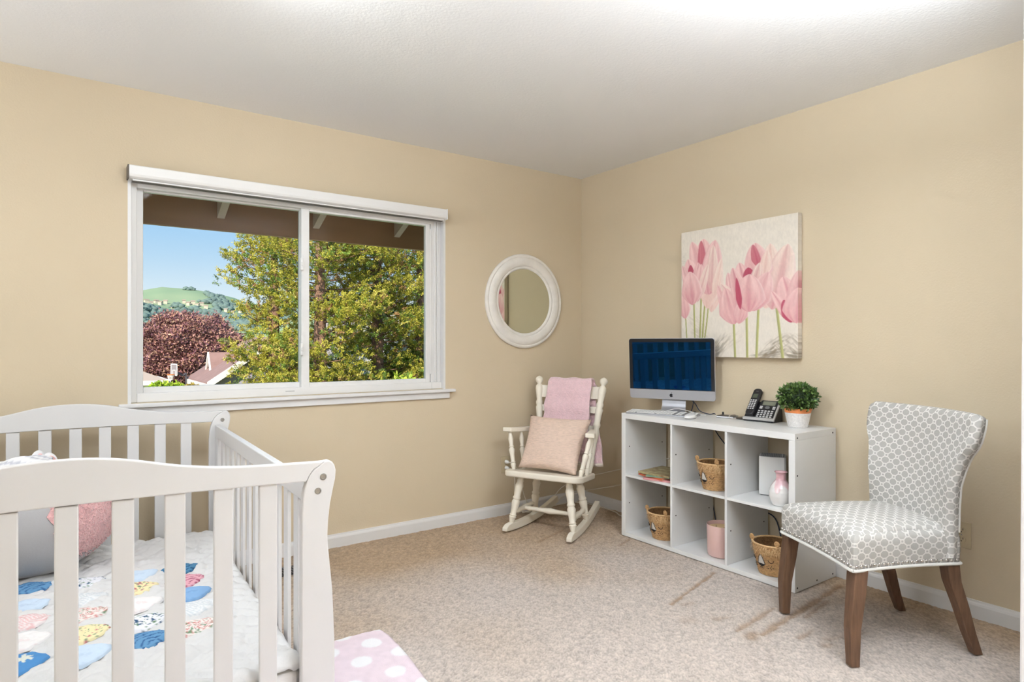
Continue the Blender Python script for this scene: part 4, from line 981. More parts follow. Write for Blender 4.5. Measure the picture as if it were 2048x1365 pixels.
# ---------------------------------------------------------------- in the cubbies
JUTE = mat('seagrass', (182, 142, 96), 0.9, bump=1.0, bscale=130, bdist=0.006, var=0.28, vscale=75, stretch=(1, 1, 1.8))
JUTED = mat('seagrass_inside', (120, 86, 52), 0.95, bump=1.0, bscale=130, bdist=0.006, var=0.3, vscale=75)
JUTEL = mat('seagrass_light', (204, 168, 122), 0.9, bump=0.8, bscale=150, bdist=0.004, var=0.15, vscale=90)
FELT = mat('felt_nose', (206, 200, 192), 0.9); THREAD = mat('black_thread', (36, 30, 28), 0.8)
def basket(x, y, z, r0, r1, h, face, label):
    t = thing('lion_basket', label, 'basket', (x, y, z), 'woven lion face baskets'); c = Vector((x, y, z))
    n_ = 48
    def R_(zz): return r0+(r1-r0)*(zz/h)**0.9
    rs = []
    for k in range(27):
        zz = h*k/26; rs.append([c+Vector(((R_(zz)+0.0022*math.sin(k*PI)+0.0016*math.sin(i*PI+k*PI)+0.0015*random.random())*math.cos(2*PI*i/n_), (R_(zz)+0.0016*math.sin(i*PI+k*PI)+0.0015*random.random())*math.sin(2*PI*i/n_), zz+0.001)) for i in range(n_)])
    mb = MB(); mb.rings(rs, cap=False); base = [c+Vector((0, 0, 0.001))]; mb.add([tuple(p) for p in rs[0]], [tuple(range(n_-1, -1, -1))])
    mb.build('basket_body', JUTE, t, smooth=1.2)
    mb = MB(); mb.rings([[c+Vector(((R_(h*k/8)-0.006)*math.cos(2*PI*i/n_), (R_(h*k/8)-0.006)*math.sin(2*PI*i/n_), max(h*k/8, 0.004))) for i in range(n_)] for k in range(9)], cap=False)
    mb.add([c+Vector(((r0-0.006)*math.cos(2*PI*i/n_), (r0-0.006)*math.sin(2*PI*i/n_), 0.005)) for i in range(n_)], [tuple(range(n_))]); mb.build('basket_lining', JUTED, t, smooth=1.2)
    # coarse twisted rim and shaggy mane hanging from it
    mb = MB(); rs = []
    for i in range(n_):
        a = 2*PI*i/n_; e = Vector((math.cos(a), math.sin(a), 0)); rr_ = 0.006+0.0012*math.sin(a*24)
        rs.append([c+e*(r1-0.002+rr_*math.cos(q))+Vector((0, 0, h+rr_*0.8*math.sin(q))) for q in [2*PI*k/8 for k in range(8)]])
    rs.append(rs[0]); mb.rings(rs, cap=False); mb.build('rim', JUTEL, t, smooth=1.0)
    V_ = []; F_ = []
    for k in range(620):
        a = random.random()*2*PI; zz = h*random.uniform(0.74, 1.0); e = Vector((math.cos(a), math.sin(a), 0)); tn = Vector((-e.y, e.x, 0))
        p = c+e*(R_(zz)+0.001)+Vector((0, 0, zz)); tip = p+e*random.uniform(0.004, 0.016)+tn*random.uniform(-.008, .008)+Vector((0, 0, -random.uniform(0.008, 0.026)))
        b0 = len(V_); V_ += [tuple(p-tn*0.0016), tuple(p+tn*0.0016), tuple(tip)]; F_.append((b0, b0+1, b0+2))
    for k in range(260):
        a = random.random()*2*PI; zz = h*random.uniform(0.0, 0.75); e = Vector((math.cos(a), math.sin(a), 0)); tn = Vector((-e.y, e.x, 0))
        p = c+e*(R_(zz)+0.001)+Vector((0, 0, zz)); tip = p+e*random.uniform(0.001, 0.004)+tn*random.uniform(-.012, .012)+Vector((0, 0, random.uniform(-0.006, 0.006)))
        if tip.z < z+0.001: continue
        b0 = len(V_); V_ += [tuple(p-Vector((0, 0, 0.001))), tuple(p+Vector((0, 0, 0.001))), tuple(tip)]; F_.append((b0, b0+1, b0+2))
    stuff(fmesh('raffia_fringe', V_, F_, JUTEL, t))
    def at(da, zz, off):
        a = face+da; return c+Vector(((R_(zz)+off)*math.cos(a), (R_(zz)+off)*math.sin(a), zz))
    # ears: left one small loop standing, right one a round pompom
    for da in (0.85, -0.85):
        p = at(da, h, 0.0); a = face+da; e = Vector((math.cos(a), math.sin(a), 0)); tn = Vector((-e.y, e.x, 0)); fdir = Vector((math.cos(face), math.sin(face), 0)); sdir = Vector((-fdir.y, fdir.x, 0))
        mb = MB(); rs = []
        for k in range(13):
            th = PI*k/12; rr_ = max(0.0165*math.sin(th), 0.0012)
            rs.append([p+Vector((0, 0, 0.016))+fdir*(0.0045*-math.cos(th))+sdir*rr_*math.cos(q)+Vector((0, 0, rr_*math.sin(q))) for q in [2*PI*i/16 for i in range(16)]])
        mb.rings(rs); mb.build('ear', JUTE, t, smooth=1.0)
    # face
    def tubeon(pts, r, nm, m=THREAD): return MB().tube([at(da, zz, 0.0035) for da, zz in pts], r, 6, 3).build(nm, m, t, smooth=True)
    nz = [(0.0, 0.70), (-0.10, 0.62), (-0.20, 0.46), (-0.235, 0.385), (-0.12, 0.33), (0.0, 0.30), (0.12, 0.33), (0.235, 0.385), (0.20, 0.46), (0.10, 0.62)]
    pts = [at(da, zz*h, 0.0035) for da, zz in nz]; cc = at(0, 0.47*h, 0.007)
    mb = MB(); mb.add([tuple(p) for p in pts]+[tuple(cc)]+[tuple(at(da*0.96, zz*h, 0.0)) for da, zz in nz], [(i, (i+1) % 10, 10) for i in range(10)]+[(i, (i+1) % 10, 11+(i+1) % 10, 11+i) for i in range(10)]); nose = mb.build('nose', FELT, t)
    MB().tube([at(da, zz*h, 0.004) for da, zz in nz+[nz[0], nz[1]]], 0.0014, 6, 1).build('nose_outline', THREAD, nose, smooth=True)
    mb = MB(); tipz = [(-0.235, 0.385), (-0.12, 0.33), (0.0, 0.30), (0.12, 0.33), (0.235, 0.385), (0.0, 0.40)]
    mb.add([tuple(at(da, zz*h, 0.0062)) for da, zz in tipz]+[tuple(at(da, zz*h, 0.003)) for da, zz in tipz], [(0, 1, 2, 3, 4, 5), (11, 10, 9, 8, 7, 6)]+[(i, (i+1) % 6, 6+(i+1) % 6, 6+i) for i in range(6)]); mb.build('nose_tip', THREAD, nose)
    for sg in (-1, 1):
        tubeon([(sg*0.42, 0.55*h), (sg*0.47, 0.49*h), (sg*0.56, 0.465*h), (sg*0.66, 0.49*h), (sg*0.72, 0.56*h)], 0.0014, 'closed_eye')
        tubeon([(0.0, 0.27*h), (sg*0.06, 0.245*h), (sg*0.13, 0.25*h), (sg*0.16, 0.27*h)], 0.0011, 'mouth_stitch')
        for da, zz in ((0.34, 0.335), (0.44, 0.36), (0.40, 0.27), (0.52, 0.30), (0.60, 0.35), (0.58, 0.25), (0.68, 0.29)):
            mb = MB(); p = at(sg*da, zz*h, 0.003); mb.sphere(p, 0.0022, 8, 6); mb.build('freckle', THREAD, t)
basket(-0.280, -1.418, 0.383, 0.066, 0.098, 0.147, math.radians(171), 'lion face basket alone in the upper middle cubby')
basket(-0.285, -1.060, 0.025, 0.070, 0.103, 0.155, math.radians(174), 'lion face basket in the lower cubby below the picture books')
basket(-0.288, -1.772, 0.025, 0.070, 0.102, 0.155, math.radians(172), 'lion face basket in the lower cubby behind the grey patterned chair')
# pink candle
cn = thing('pink_candle', 'large candle in a blush pink glass in the lower middle cubby', 'candle', (-0.275, -1.455, 0.024))
mb = MB(); mb.lathe((-0.275, -1.455, 0.0245), [(0.001, 0), (0.068, 0), (0.075, 0.006), (0.0775, 0.02), (0.080, 0.168), (0.0785, 0.171), (0.0765, 0.168), (0.0755, 0.145), (0.001, 0.145)], 48); mb.build('candle_glass', mat('blush_glass', (212, 176, 168), 0.18, spec=0.5, coat=0.3), cn, smooth=0.6)
mb = MB(); mb.lathe((-0.275, -1.455, 0.0245), [(0.001, 0.140), (0.0750, 0.140), (0.0750, 0.151), (0.05, 0.150), (0.001, 0.1495)], 40); mb.build('candle_wax', mat('wax', (226, 196, 150), 0.6), cn, smooth=0.6)
mb = MB()
for k in range(3):
    a = k*2.09; mb.cyl((-0.275+0.03*math.cos(a), -1.455+0.03*math.sin(a), 0.172), (-0.275+0.03*math.cos(a), -1.455+0.03*math.sin(a), 0.186), 0.0014, n=6)
mb.build('wick', DARK, cn)
# white router tower
rt = thing('wireless_router', 'white upright wireless router with a grey mesh top in the upper cubby beside the vase', 'router', (-0.145, -1.68, 0.382))
RXd = Vector((0.50, -0.865, 0)).normalized(); RYd = Vector((0.865, 0.50, 0)).normalized()
def rpts(k=1.0): return [(a*k, b*k) for a, b in [(-0.066, -0.045), (-0.060, -0.052), (0.0, -0.058), (0.058, -0.052), (0.066, -0.044), (0.066, 0.040), (0.058, 0.050), (0.0, 0.060), (-0.058, 0.050), (-0.066, 0.040)]]
RC = Vector((-0.135, -1.672, 0.382))
def RWp(a, b, z): return RC+RXd*a+RYd*b+Vector((0, 0, z))
def top_(b): return 0.205+0.10*(b+0.058)*0.35
mb = MB(); mb.rings([[RWp(a, b, 0.006) for a, b in rpts(0.98)], [RWp(a, b, 0.012) for a, b in rpts()], [RWp(a, b, top_(b)-0.006) for a, b in rpts()], [RWp(a, b, top_(b)) for a, b in rpts(0.97)]]); mb.build('router_body', WHITEPL, rt, smooth=0.5)
mb = MB(); mb.rings([[RWp(a, b, 0.0005) for a, b in rpts(0.90)], [RWp(a, b, 0.006) for a, b in rpts(0.94)]]); mb.build('router_foot', GREYP, rt)
mb = MB(); mb.rings([[RWp(a, b, top_(b)-0.001) for a, b in rpts(0.90)], [RWp(a, b, top_(b)+0.0015) for a, b in rpts(0.90)]]); rtop = mb.build('mesh_top', mat('mesh_grey', (172, 174, 176), 0.6), rt)
mb = MB()
for i in range(13):
    for j in range(9):
        a, b = -0.052+i*0.0087, -0.040+j*0.010
        mb.box(RWp(a, b, top_(b)+0.0018), (0.004, 0.004, 0.0008))
stuff(mb.build('mesh_holes', mat('mesh_dark', (128, 130, 132), 0.7), rtop))
# vase with pink glaze
vs_ = thing('bud_vase', 'small white ceramic vase with dripping pink glaze on its neck', 'vase', (-0.320, -1.832, 0.382))
prof = [(0.001, 0.0), (0.034, 0.0), (0.040, 0.004), (0.050, 0.025), (0.0565, 0.050), (0.056, 0.070), (0.049, 0.092), (0.036, 0.112), (0.026, 0.125), (0.0225, 0.136), (0.0225, 0.150), (0.025, 0.160), (0.030, 0.1655), (0.030, 0.168), (0.027, 0.167), (0.020, 0.15), (0.018, 0.13), (0.001, 0.12)]
zz = np.concatenate([np.linspace(0, 17, 120)]); pr2 = [(float(np.interp(q, range(18), [p[0] for p in prof])), float(np.interp(q, range(18), [p[1] for p in prof]))) for q in zz]
mb = MB(); mb.lathe((-0.320, -1.832, 0.3825), pr2, 64); C_ = []
for x, y, z in mb.v:
    a = math.atan2(y+1.832, x+0.320); h = z-0.3825
    lim = 0.088+0.020*math.sin(a*5+0.8)+0.012*math.sin(a*3); k = min(1, max(0, (h-lim)/0.010)); k2 = min(1, max(0, (h-0.085)/0.05))
    cw = lc(236, 233, 230); cp = lc(232, 204, 206)*(1-k2)+lc(214, 168, 174)*k2; cc = cw*(1-k)+cp*k
    if abs(h-0.168) < 0.002: cc = lc(196, 150, 152)
    C_.append(list(cc)+[1])
mb.build('vase_body', mat('glazed_ceramic', (235, 232, 230), 0.12, spec=0.5, coat=0.6, attr='Col'), vs_, smooth=0.9, colors=C_)
# picture books
def book(x, y, z, ang, wd, dp, th, cover, label, spine=None):
    t = thing('picture_book', label, 'book', (x, y, z), 'picture books in the upper cubby'); c, s = math.cos(ang), math.sin(ang)
    X = Vector((c, s, 0)); Y = Vector((-s, c, 0)); C0 = Vector((x, y, z))
    def bx(nm, a0, a1, b0, b1, z0, z1, m, par=t): 
        mb = MB(); mb.add([C0+X*a+Y*b+Vector((0, 0, q)) for a in (a0, a1) for b in (b0, b1) for q in (z0, z1)], [(0, 1, 3, 2), (4, 6, 7, 5), (0, 4, 5, 1), (2, 3, 7, 6), (0, 2, 6, 4), (1, 5, 7, 3)]); return mb.build(nm, m, par)
    bx('cover', -wd/2, wd/2, -dp/2, dp/2, 0, 0.0018, cover); bx('pages', -wd/2+0.003, wd/2-0.001, -dp/2+0.003, dp/2-0.003, 0.0018, th-0.0018, mat('book_pages', (226, 218, 200), 0.85))
    bx('cover', -wd/2, wd/2, -dp/2, dp/2, th-0.0018, th, cover); bx('spine', -wd/2-0.0015, -wd/2, -dp/2, dp/2, 0, th, spine or cover)
BK1 = mat('cover_green_art', (176, 168, 128), 0.45, var=0.5, vscale=26, vcol=(120, 92, 60)); 
book(-0.285, -1.075, 0.3825, 0.30, 0.22, 0.20, 0.010, mat('cover_rose', (214, 150, 150), 0.5), 'rose covered picture book at the bottom of the cubby pile')
book(-0.280, -1.050, 0.3927, -0.10, 0.22, 0.20, 0.009, mat('cover_orange', (212, 110, 74), 0.5, var=0.1), 'orange red picture book, second from the bottom of the pile')
book(-0.290, -1.080, 0.4019, 0.42, 0.20, 0.19, 0.008, mat('cover_teal', (112, 140, 116), 0.5, var=0.2, vscale=30), 'green covered thin picture book, second from the top of the pile')
book(-0.272, -1.055, 0.4101, 0.10, 0.24, 0.22, 0.011, BK1, 'mottled green and brown picture book on top of the pile')
# ---------------------------------------------------------------- patterned accent chair
def fabric():
    m = bpy.data.materials.new('lattice_fabric'); m.use_nodes = True; n = m.node_tree.nodes; l = m.node_tree.links; b = n['Principled BSDF']
    b.inputs['Roughness'].default_value = 0.85; b.inputs['Specular IOR Level'].default_value = 0.15
    def N(op, a, b2=None, c=None):
        q = n.new('ShaderNodeMath'); q.operation = op
        for i, v in enumerate((a, b2, c)):
            if v is None: continue
            if isinstance(v, (int, float)): q.inputs[i].default_value = v
            else: l.new(v, q.inputs[i])
        return q.outputs[0]
    uv = n.new('ShaderNodeUVMap'); uv.uv_map = 'UVMap'; s = n.new('ShaderNodeSeparateXYZ'); l.new(uv.outputs[0], s.inputs[0])
    P_ = 0.052; Q_ = 0.0424      # cell pitch across and two rows up
    x = N('DIVIDE', s.outputs[0], P_); y = N('DIVIDE', s.outputs[1], Q_)
    def cell(ox, oy):
        fx = N('SUBTRACT', N('FRACT', N('ADD', x, ox)), 0.5); fy = N('SUBTRACT', N('FRACT', N('ADD', y, oy)), 0.5)
        return N('ABSOLUTE', fx), N('ABSOLUTE', fy)
    def octa(ax, ay, rx, ry, rd):
        # inside measure (<1) of an elongated octagon
        return N('MAXIMUM', N('MAXIMUM', N('DIVIDE', ax, rx), N('DIVIDE', ay, ry)), N('DIVIDE', N('ADD', ax, N('MULTIPLY', ay, 1.0)), rd))
    o1 = octa(*cell(0, 0), 0.315, 0.30, 0.43); o2 = octa(*cell(0.5, 0.5), 0.315, 0.30, 0.43)
    s1 = octa(*cell(0.5, 0.0), 0.085, 0.085, 0.145); s2 = octa(*cell(0.0, 0.5), 0.085, 0.085, 0.145)
    mn = N('MINIMUM', N('MINIMUM', o1, o2), N('MINIMUM', s1, s2))
    mr = n.new('ShaderNodeMapRange'); l.new(mn, mr.inputs[0]); mr.inputs[1].default_value = 0.94; mr.inputs[2].default_value = 1.06
    nz = n.new('ShaderNodeTexNoise'); nz.inputs['Scale'].default_value = 320; nz.inputs['Detail'].default_value = 3; tcn = n.new('ShaderNodeTexCoord'); l.new(tcn.outputs['Object'], nz.inputs['Vector'])
    mx = n.new('ShaderNodeMix'); mx.data_type = 'RGBA'; l.new(mr.outputs[0], mx.inputs['Factor']); mx.inputs['A'].default_value = rgb(178, 174, 168); mx.inputs['B'].default_value = rgb(232, 229, 223)
    mu = n.new('ShaderNodeMix'); mu.data_type = 'RGBA'; mu.blend_type = 'MULTIPLY'; mu.inputs['Factor'].default_value = 0.25; l.new(mx.outputs['Result'], mu.inputs['A']); l.new(nz.outputs['Fac'], mu.inputs['B']); l.new(mu.outputs['Result'], b.inputs['Base Color'])
    bp = n.new('ShaderNodeBump'); bp.inputs['Strength'].default_value = 0.25; bp.inputs['Distance'].default_value = 0.0015; l.new(mr.outputs[0], bp.inputs['Height']); l.new(bp.outputs[0], b.inputs['Normal'])
    return m
FAB = fabric(); PIPE = mat('piping_fabric', (222, 219, 213), 0.85, bump=0.3, bscale=200)
AO = Vector((-0.526, -2.365, 0)); AF = Vector((-0.873, 0.487, 0)); AS = Vector((-0.487, -0.873, 0))
def AW(s, b, z): return AO+AS*s+AF*b+Vector((0, 0, z))
ac = thing('accent_chair', 'armless upholstered chair in grey and white lattice fabric with dark wooden legs', 'chair', AO)
# seat: outline with rounded corners, bowed front, narrower at the rear
def seat_outline():
    o = []
    F_, B_ = 0.262, -0.205
    def edge(p, q, n_, bow):
        for i in range(n_):
            t_ = i/n_; x = p[0]+(q[0]-p[0])*t_; y = p[1]+(q[1]-p[1])*t_; L = math.hypot(q[0]-p[0], q[1]-p[1]); k = 4*t_*(1-t_)*bow
            o.append((x+(q[1]-p[1])/L*k, y-(q[0]-p[0])/L*k))
    edge((0.250, F_), (-0.250, F_), 34, -0.014); edge((-0.250, F_), (-0.215, B_), 34, -0.012); edge((-0.215, B_), (0.215, B_), 24, 0.0); edge((0.215, B_), (0.250, F_), 34, -0.016)
    return o
SO = seat_outline()
for _ in range(2): SO = [((SO[i-1][0]+2*p[0]+SO[(i+1) % len(SO)][0])/4, (SO[i-1][1]+2*p[1]+SO[(i+1) % len(SO)][1])/4) for i, p in enumerate(SO)]
per = [0]
for i in range(len(SO)): q = SO[(i+1) % len(SO)]; per.append(per[-1]+math.hypot(q[0]-SO[i][0], q[1]-SO[i][1]))
mb = MB(); n_ = len(SO)
def ring(s_, dz, z, inset=0.0):
    out = []
    for a, b in SO:
        L = math.hypot(a, b); k = (L-inset)/L
        out.append(AW(a*k*s_, b*k*s_, z))
    return out
def crown(a, b): return 0.032*max(0, 1-(a/0.27)**2)**0.7*max(0, 1-((b-0.02)/0.28)**2)**0.6
levels = [(0.345, 0.006), (0.350, 0.001), (0.365, 0.0), (0.40, -0.003), (0.445, -0.002), (0.462, 0.002), (0.473, 0.010), (0.479, 0.022)]
V_ = []; UVs = []; F_ = []
for z, ins in levels:
    for i in range(n_+1):
        a, b = SO[i % n_]; L = math.hypot(a, b); k = (L-ins)/L; V_.append(AW(a*k, b*k, z)); UVs.append((per[i], z+0.0))
for j in range(len(levels)-1):
    for i in range(n_): F_.append((j*(n_+1)+i, j*(n_+1)+i+1, (j+1)*(n_+1)+i+1, (j+1)*(n_+1)+i))
b0 = len(V_); sc = [(L_-0.0)/1 for L_ in (0.880, 0.84, 0.77, 0.68, 0.56, 0.43, 0.29, 0.14, 0.0)]
for k in [None]+sc:
    for i in range(n_+1):
        a, b = SO[i % n_]; L = math.hypot(a, b)
        if k is None: a *= (L-0.022)/L; b *= (L-0.022)/L; z = 0.479
        else: a *= k; b *= k; z = 0.481+crown(a, b)*min(1, (1-k)*3.5)**0.8
        V_.append(AW(a, b, z)); UVs.append((a+0.013, b*1.0+0.006))
for j in range(len(sc)):
    for i in range(n_): F_.append((b0+j*(n_+1)+i, b0+j*(n_+1)+i+1, b0+(j+1)*(n_+1)+i+1, b0+(j+1)*(n_+1)+i))
mb.add(V_, F_); seat = mb.build('seat', FAB, ac, smooth=1.2, uvs=UVs)
mb = MB(); mb.rings([ring(1, 0, 0.343, 0.012), ring(1, 0, 0.346, 0.006)]); mb.build('seat_underside', mat('black_lining', (50, 46, 44), 0.9), ac)
mb = MB(); mb.tube([AW(a*1.012, b*1.012, 0.352) for a, b in SO]+[AW(SO[0][0]*1.012, SO[0][1]*1.012, 0.352)], 0.0062, 8, 1); mb.build('welt', PIPE, seat, smooth=True)
# nailheads around the front and sides
NH = mat('nickel', (196, 192, 188), 0.2, metal=1.0)
tot = 0.50+0.551*2; 
def perim(d):
    d = d % per[-1]
    i = int(np.searchsorted(per, d, side='right')-1); i = min(i, n_-1); t_ = (d-per[i])/(per[i+1]-per[i]); p, q = SO[i], SO[(i+1) % n_]
    tx, ty = q[0]-p[0], q[1]-p[1]; L = math.hypot(tx, ty)
    return p[0]+tx*t_, p[1]+ty*t_, ty/L*-1, tx/L
first = None
def nail(d):
    global first
    a, b, nx, ny = perim(d)
    if a*nx+b*ny < 0: nx, ny = -nx, -ny
    out = (AS*nx+AF*ny).normalized(); p = AW(a, b, 0.3675)+out*0.0022
    if first is None:
        mb = MB(); mb.lathe((0, 0, 0), [(0.0062, -0.003), (0.0062, 0.0008), (0.0048, 0.0030), (0.0022, 0.0042), (0.0002, 0.0045)], 10)
        o = mb.build('nailhead', NH, None, smooth=True); first = o
    else:
        o = first.copy(); COL.objects.link(o)
    o.location = p; o.rotation_euler = out.to_track_quat('Z', 'Y').to_euler(); attach(o, seat)
sA, sB = per[-1]-0.565, per[-1]
d = 0.012
while d < 0.50+0.45: nail(d); d += 0.0205
d = per[-1]-0.010
while d > per[-1]-0.452: nail(d); d -= 0.0205
# back: hourglass panel, wings curling forward, flared rounded top
def hw(z):
    zs = [0.42, 0.48, 0.56, 0.64, 0.71, 0.76, 0.79, 0.815, 0.855, 0.893, 0.911, 0.920]; ws = [0.222, 0.224, 0.226, 0.234, 0.246, 0.262, 0.282, 0.292, 0.298, 0.299, 0.295, 0.280]
    return float(np.interp(z, zs, ws))
def b_in(z): return -0.140-0.095*(z-0.42)/0.48
def bcurve(u, z): return 0.055*u*u*min(1, max(0, (z-0.40)/0.25))*1.0
NU = 40; zs = list(np.linspace(0.375, 0.90, 46))+[0.910, 0.917, 0.921, 0.923]
V_ = []; UVs = []; F_ = []
TH = 0.058
def backloop(z, shrink):
    pts = []; uv = []
    w_ = hw(z); t_ = TH*(1-shrink)
    mid = b_in(z)-TH/2
    for i in range(NU+1):
        u = -1+2*i/NU; e = max(0.0, 1-((1-abs(u))/0.07))*1.0; rnd = (1-math.sqrt(max(0, 1-e*e))) if e > 0 else 0
        pts.append((u*w_*(1-0.02*shrink), mid+t_/2*(1-rnd*0.85)+bcurve(u, z))); uv.append((u*w_, z))
    for i in range(NU+1):
        u = 1-2*i/NU; e = max(0.0, 1-((1-abs(u))/0.07)); rnd = (1-math.sqrt(max(0, 1-e*e))) if e > 0 else 0
        pts.append((u*w_*(1-0.02*shrink), mid-t_/2*(1-rnd*0.85)+bcurve(u, z))); uv.append((0.068-u*w_+w_*2, z))
    pts.append(pts[0]); acc = [0.0]
    for i in range(1, len(pts)): acc.append(acc[-1]+math.hypot(pts[i][0]-pts[i-1][0], pts[i][1]-pts[i-1][1]))
    uv = [(d_-acc[NU//2], z) for d_ in acc]
    return pts, uv
K2 = None
for j, z in enumerate(zs):
    shrink = 0 if z <= 0.90 else 1-math.sqrt(max(0.0, 1-((z-0.90)/0.0235)**2))
    pts, uv = backloop(z, shrink); K2 = len(pts)
    for (a, b), q in zip(pts, uv): V_.append(AW(a, b, z)); UVs.append(q)
for j in range(len(zs)-1):
    for i in range(K2-1):
        i2 = i+1; F_.append((j*K2+i, j*K2+i2, (j+1)*K2+i2, (j+1)*K2+i))
F_.append(tuple((len(zs)-1)*K2+i for i in range(K2-1))); F_.append(tuple(range(K2-2, -1, -1)))
mb = MB(); mb.add(V_, F_); back = mb.build('backrest', FAB, ac, smooth=1.2, uvs=UVs)
for i in (NU+2, 2*NU):
    mb = MB(); pts = []
    for z in np.linspace(0.47, 0.905, 26):
        p, _ = backloop(z, 0); a, b = p[i]; pts.append(AW(a*1.004, b, z))
    mb.tube(pts, 0.0042, 8, 1); mb.build('piping', PIPE, back, smooth=True)
# legs
WOOD = mat('walnut_stain', (98, 72, 54), 0.5, spec=0.3, var=0.28, vscale=14, stretch=(6, 6, 0.8), bump=0.1, bscale=60)
def cleg(path, widths, nm='leg'):
    rings = []
    for (s, b, z), w_ in zip(path, widths): rings.append([AW(s-w_/2, b-w_/2, z), AW(s+w_/2, b-w_/2, z), AW(s+w_/2, b+w_/2, z), AW(s-w_/2, b+w_/2, z)])
    return MB().rings(rings).build(nm, WOOD, ac, bevel=0.003)
for sg in (-1, 1):
    cleg([(sg*0.222, 0.226, 0.352), (sg*0.226, 0.236, 0.26), (sg*0.230, 0.252, 0.14), (sg*0.232, 0.252, 0.0)], (0.052, 0.050, 0.043, 0.034))
    cleg([(sg*0.188, -0.172, 0.352), (sg*0.190, -0.182, 0.28), (sg*0.195, -0.215, 0.18), (sg*0.198, -0.245, 0.08), (sg*0.200, -0.275, 0.0)], (0.050, 0.047, 0.043, 0.038, 0.033))
# ---------------------------------------------------------------- outside the window
SOFF = mat('soffit_brown', (156, 122, 92), 0.8, bump=0.2, bscale=12, var=0.06, vscale=5, stretch=(0.4, 3, 3)); RAFT = mat('rafter_tan', (182, 164, 142), 0.8, bump=0.2, bscale=18)
EV = sempty('trim_1', (-1.9, 0.7, 2.0)); EV['label'] = 'brown roof eave with fascia board and rafter tails'
MB().bb((-6, 0.75, 1.908), (3, 0.79, 2.10)).build('fascia_board', SOFF, EV)
mb = MB(); mb.rings([[(x, 0.80, 2.075), (x, 0.80, 2.10), (x, T, 2.38), (x, T, 2.35)] for x in (-6, 3)]); mb.build('roof_sheathing', SOFF, EV)
for k in range(8):
    x = -4.225+0.61*k
    mb = MB(); mb.rings([[(q, 0.75, 1.985), (q, 0.75, 2.09), (q, T, 2.36), (q, T, 2.255)] for q in (x-0.022, x+0.022)]); mb.build('rafter', RAFT, EV)
mb = MB(); mb.rings([[(x, 0.85, 2.10), (x, 0.85, 2.13), (x, -5.2, 4.7), (x, -5.2, 4.6)] for x in (-6, 3)]); struct(mb.build('roof', mat('house_roof', (110, 90, 80), 0.9)))
GZ = -3.7
struct(MB().bb((-200, 2, GZ-0.3), (400, 1000, GZ)).build('ground', mat('lawn_green', (120, 138, 74), 0.95, var=0.25, vscale=0.2)))

def rand_dirs(n_): 
    v = rng.normal(size=(n_, 3)); return v/np.linalg.norm(v, axis=1, keepdims=True)
def leafmesh(name, P_, A_, L_, Wd, cols, m, parent):
    """diamond leaves at P_ along A_ (n,3) with length L_ and half-width Wd"""
    n_ = len(P_); R_ = rng.normal(size=(n_, 3)); S_ = np.cross(A_, R_); S_ /= np.linalg.norm(S_, axis=1, keepdims=True)+1e-9
    N_ = np.cross(A_, S_)
    V_ = np.stack([P_, P_+A_*(L_*0.5)[:, None]+S_*Wd[:, None]+N_*(L_*0.06)[:, None], P_+A_*L_[:, None], P_+A_*(L_*0.5)[:, None]-S_*Wd[:, None]+N_*(L_*0.06)[:, None]], 1).reshape(-1, 3)
    F_ = np.arange(n_*4).reshape(-1, 4); C_ = np.repeat(np.concatenate([cols, np.ones((n_, 1))], 1), 4, axis=0)
    return stuff(fmesh(name, V_, F_, m, parent, C_))
def foliage_mat(nm):
    m = mat(nm, (140, 150, 60), 0.6, attr='Col', spec=0.25); b = m.node_tree.nodes['Principled BSDF']
    return m
LEAFM = foliage_mat('conifer_sprays'); PLUMM = foliage_mat('plum_leaves'); BARK = mat('redwood_bark', (146, 112, 92), 0.95, bump=0.8, bscale=8, bdist=0.05, stretch=(3, 3, 0.4), var=0.2, vscale=4)

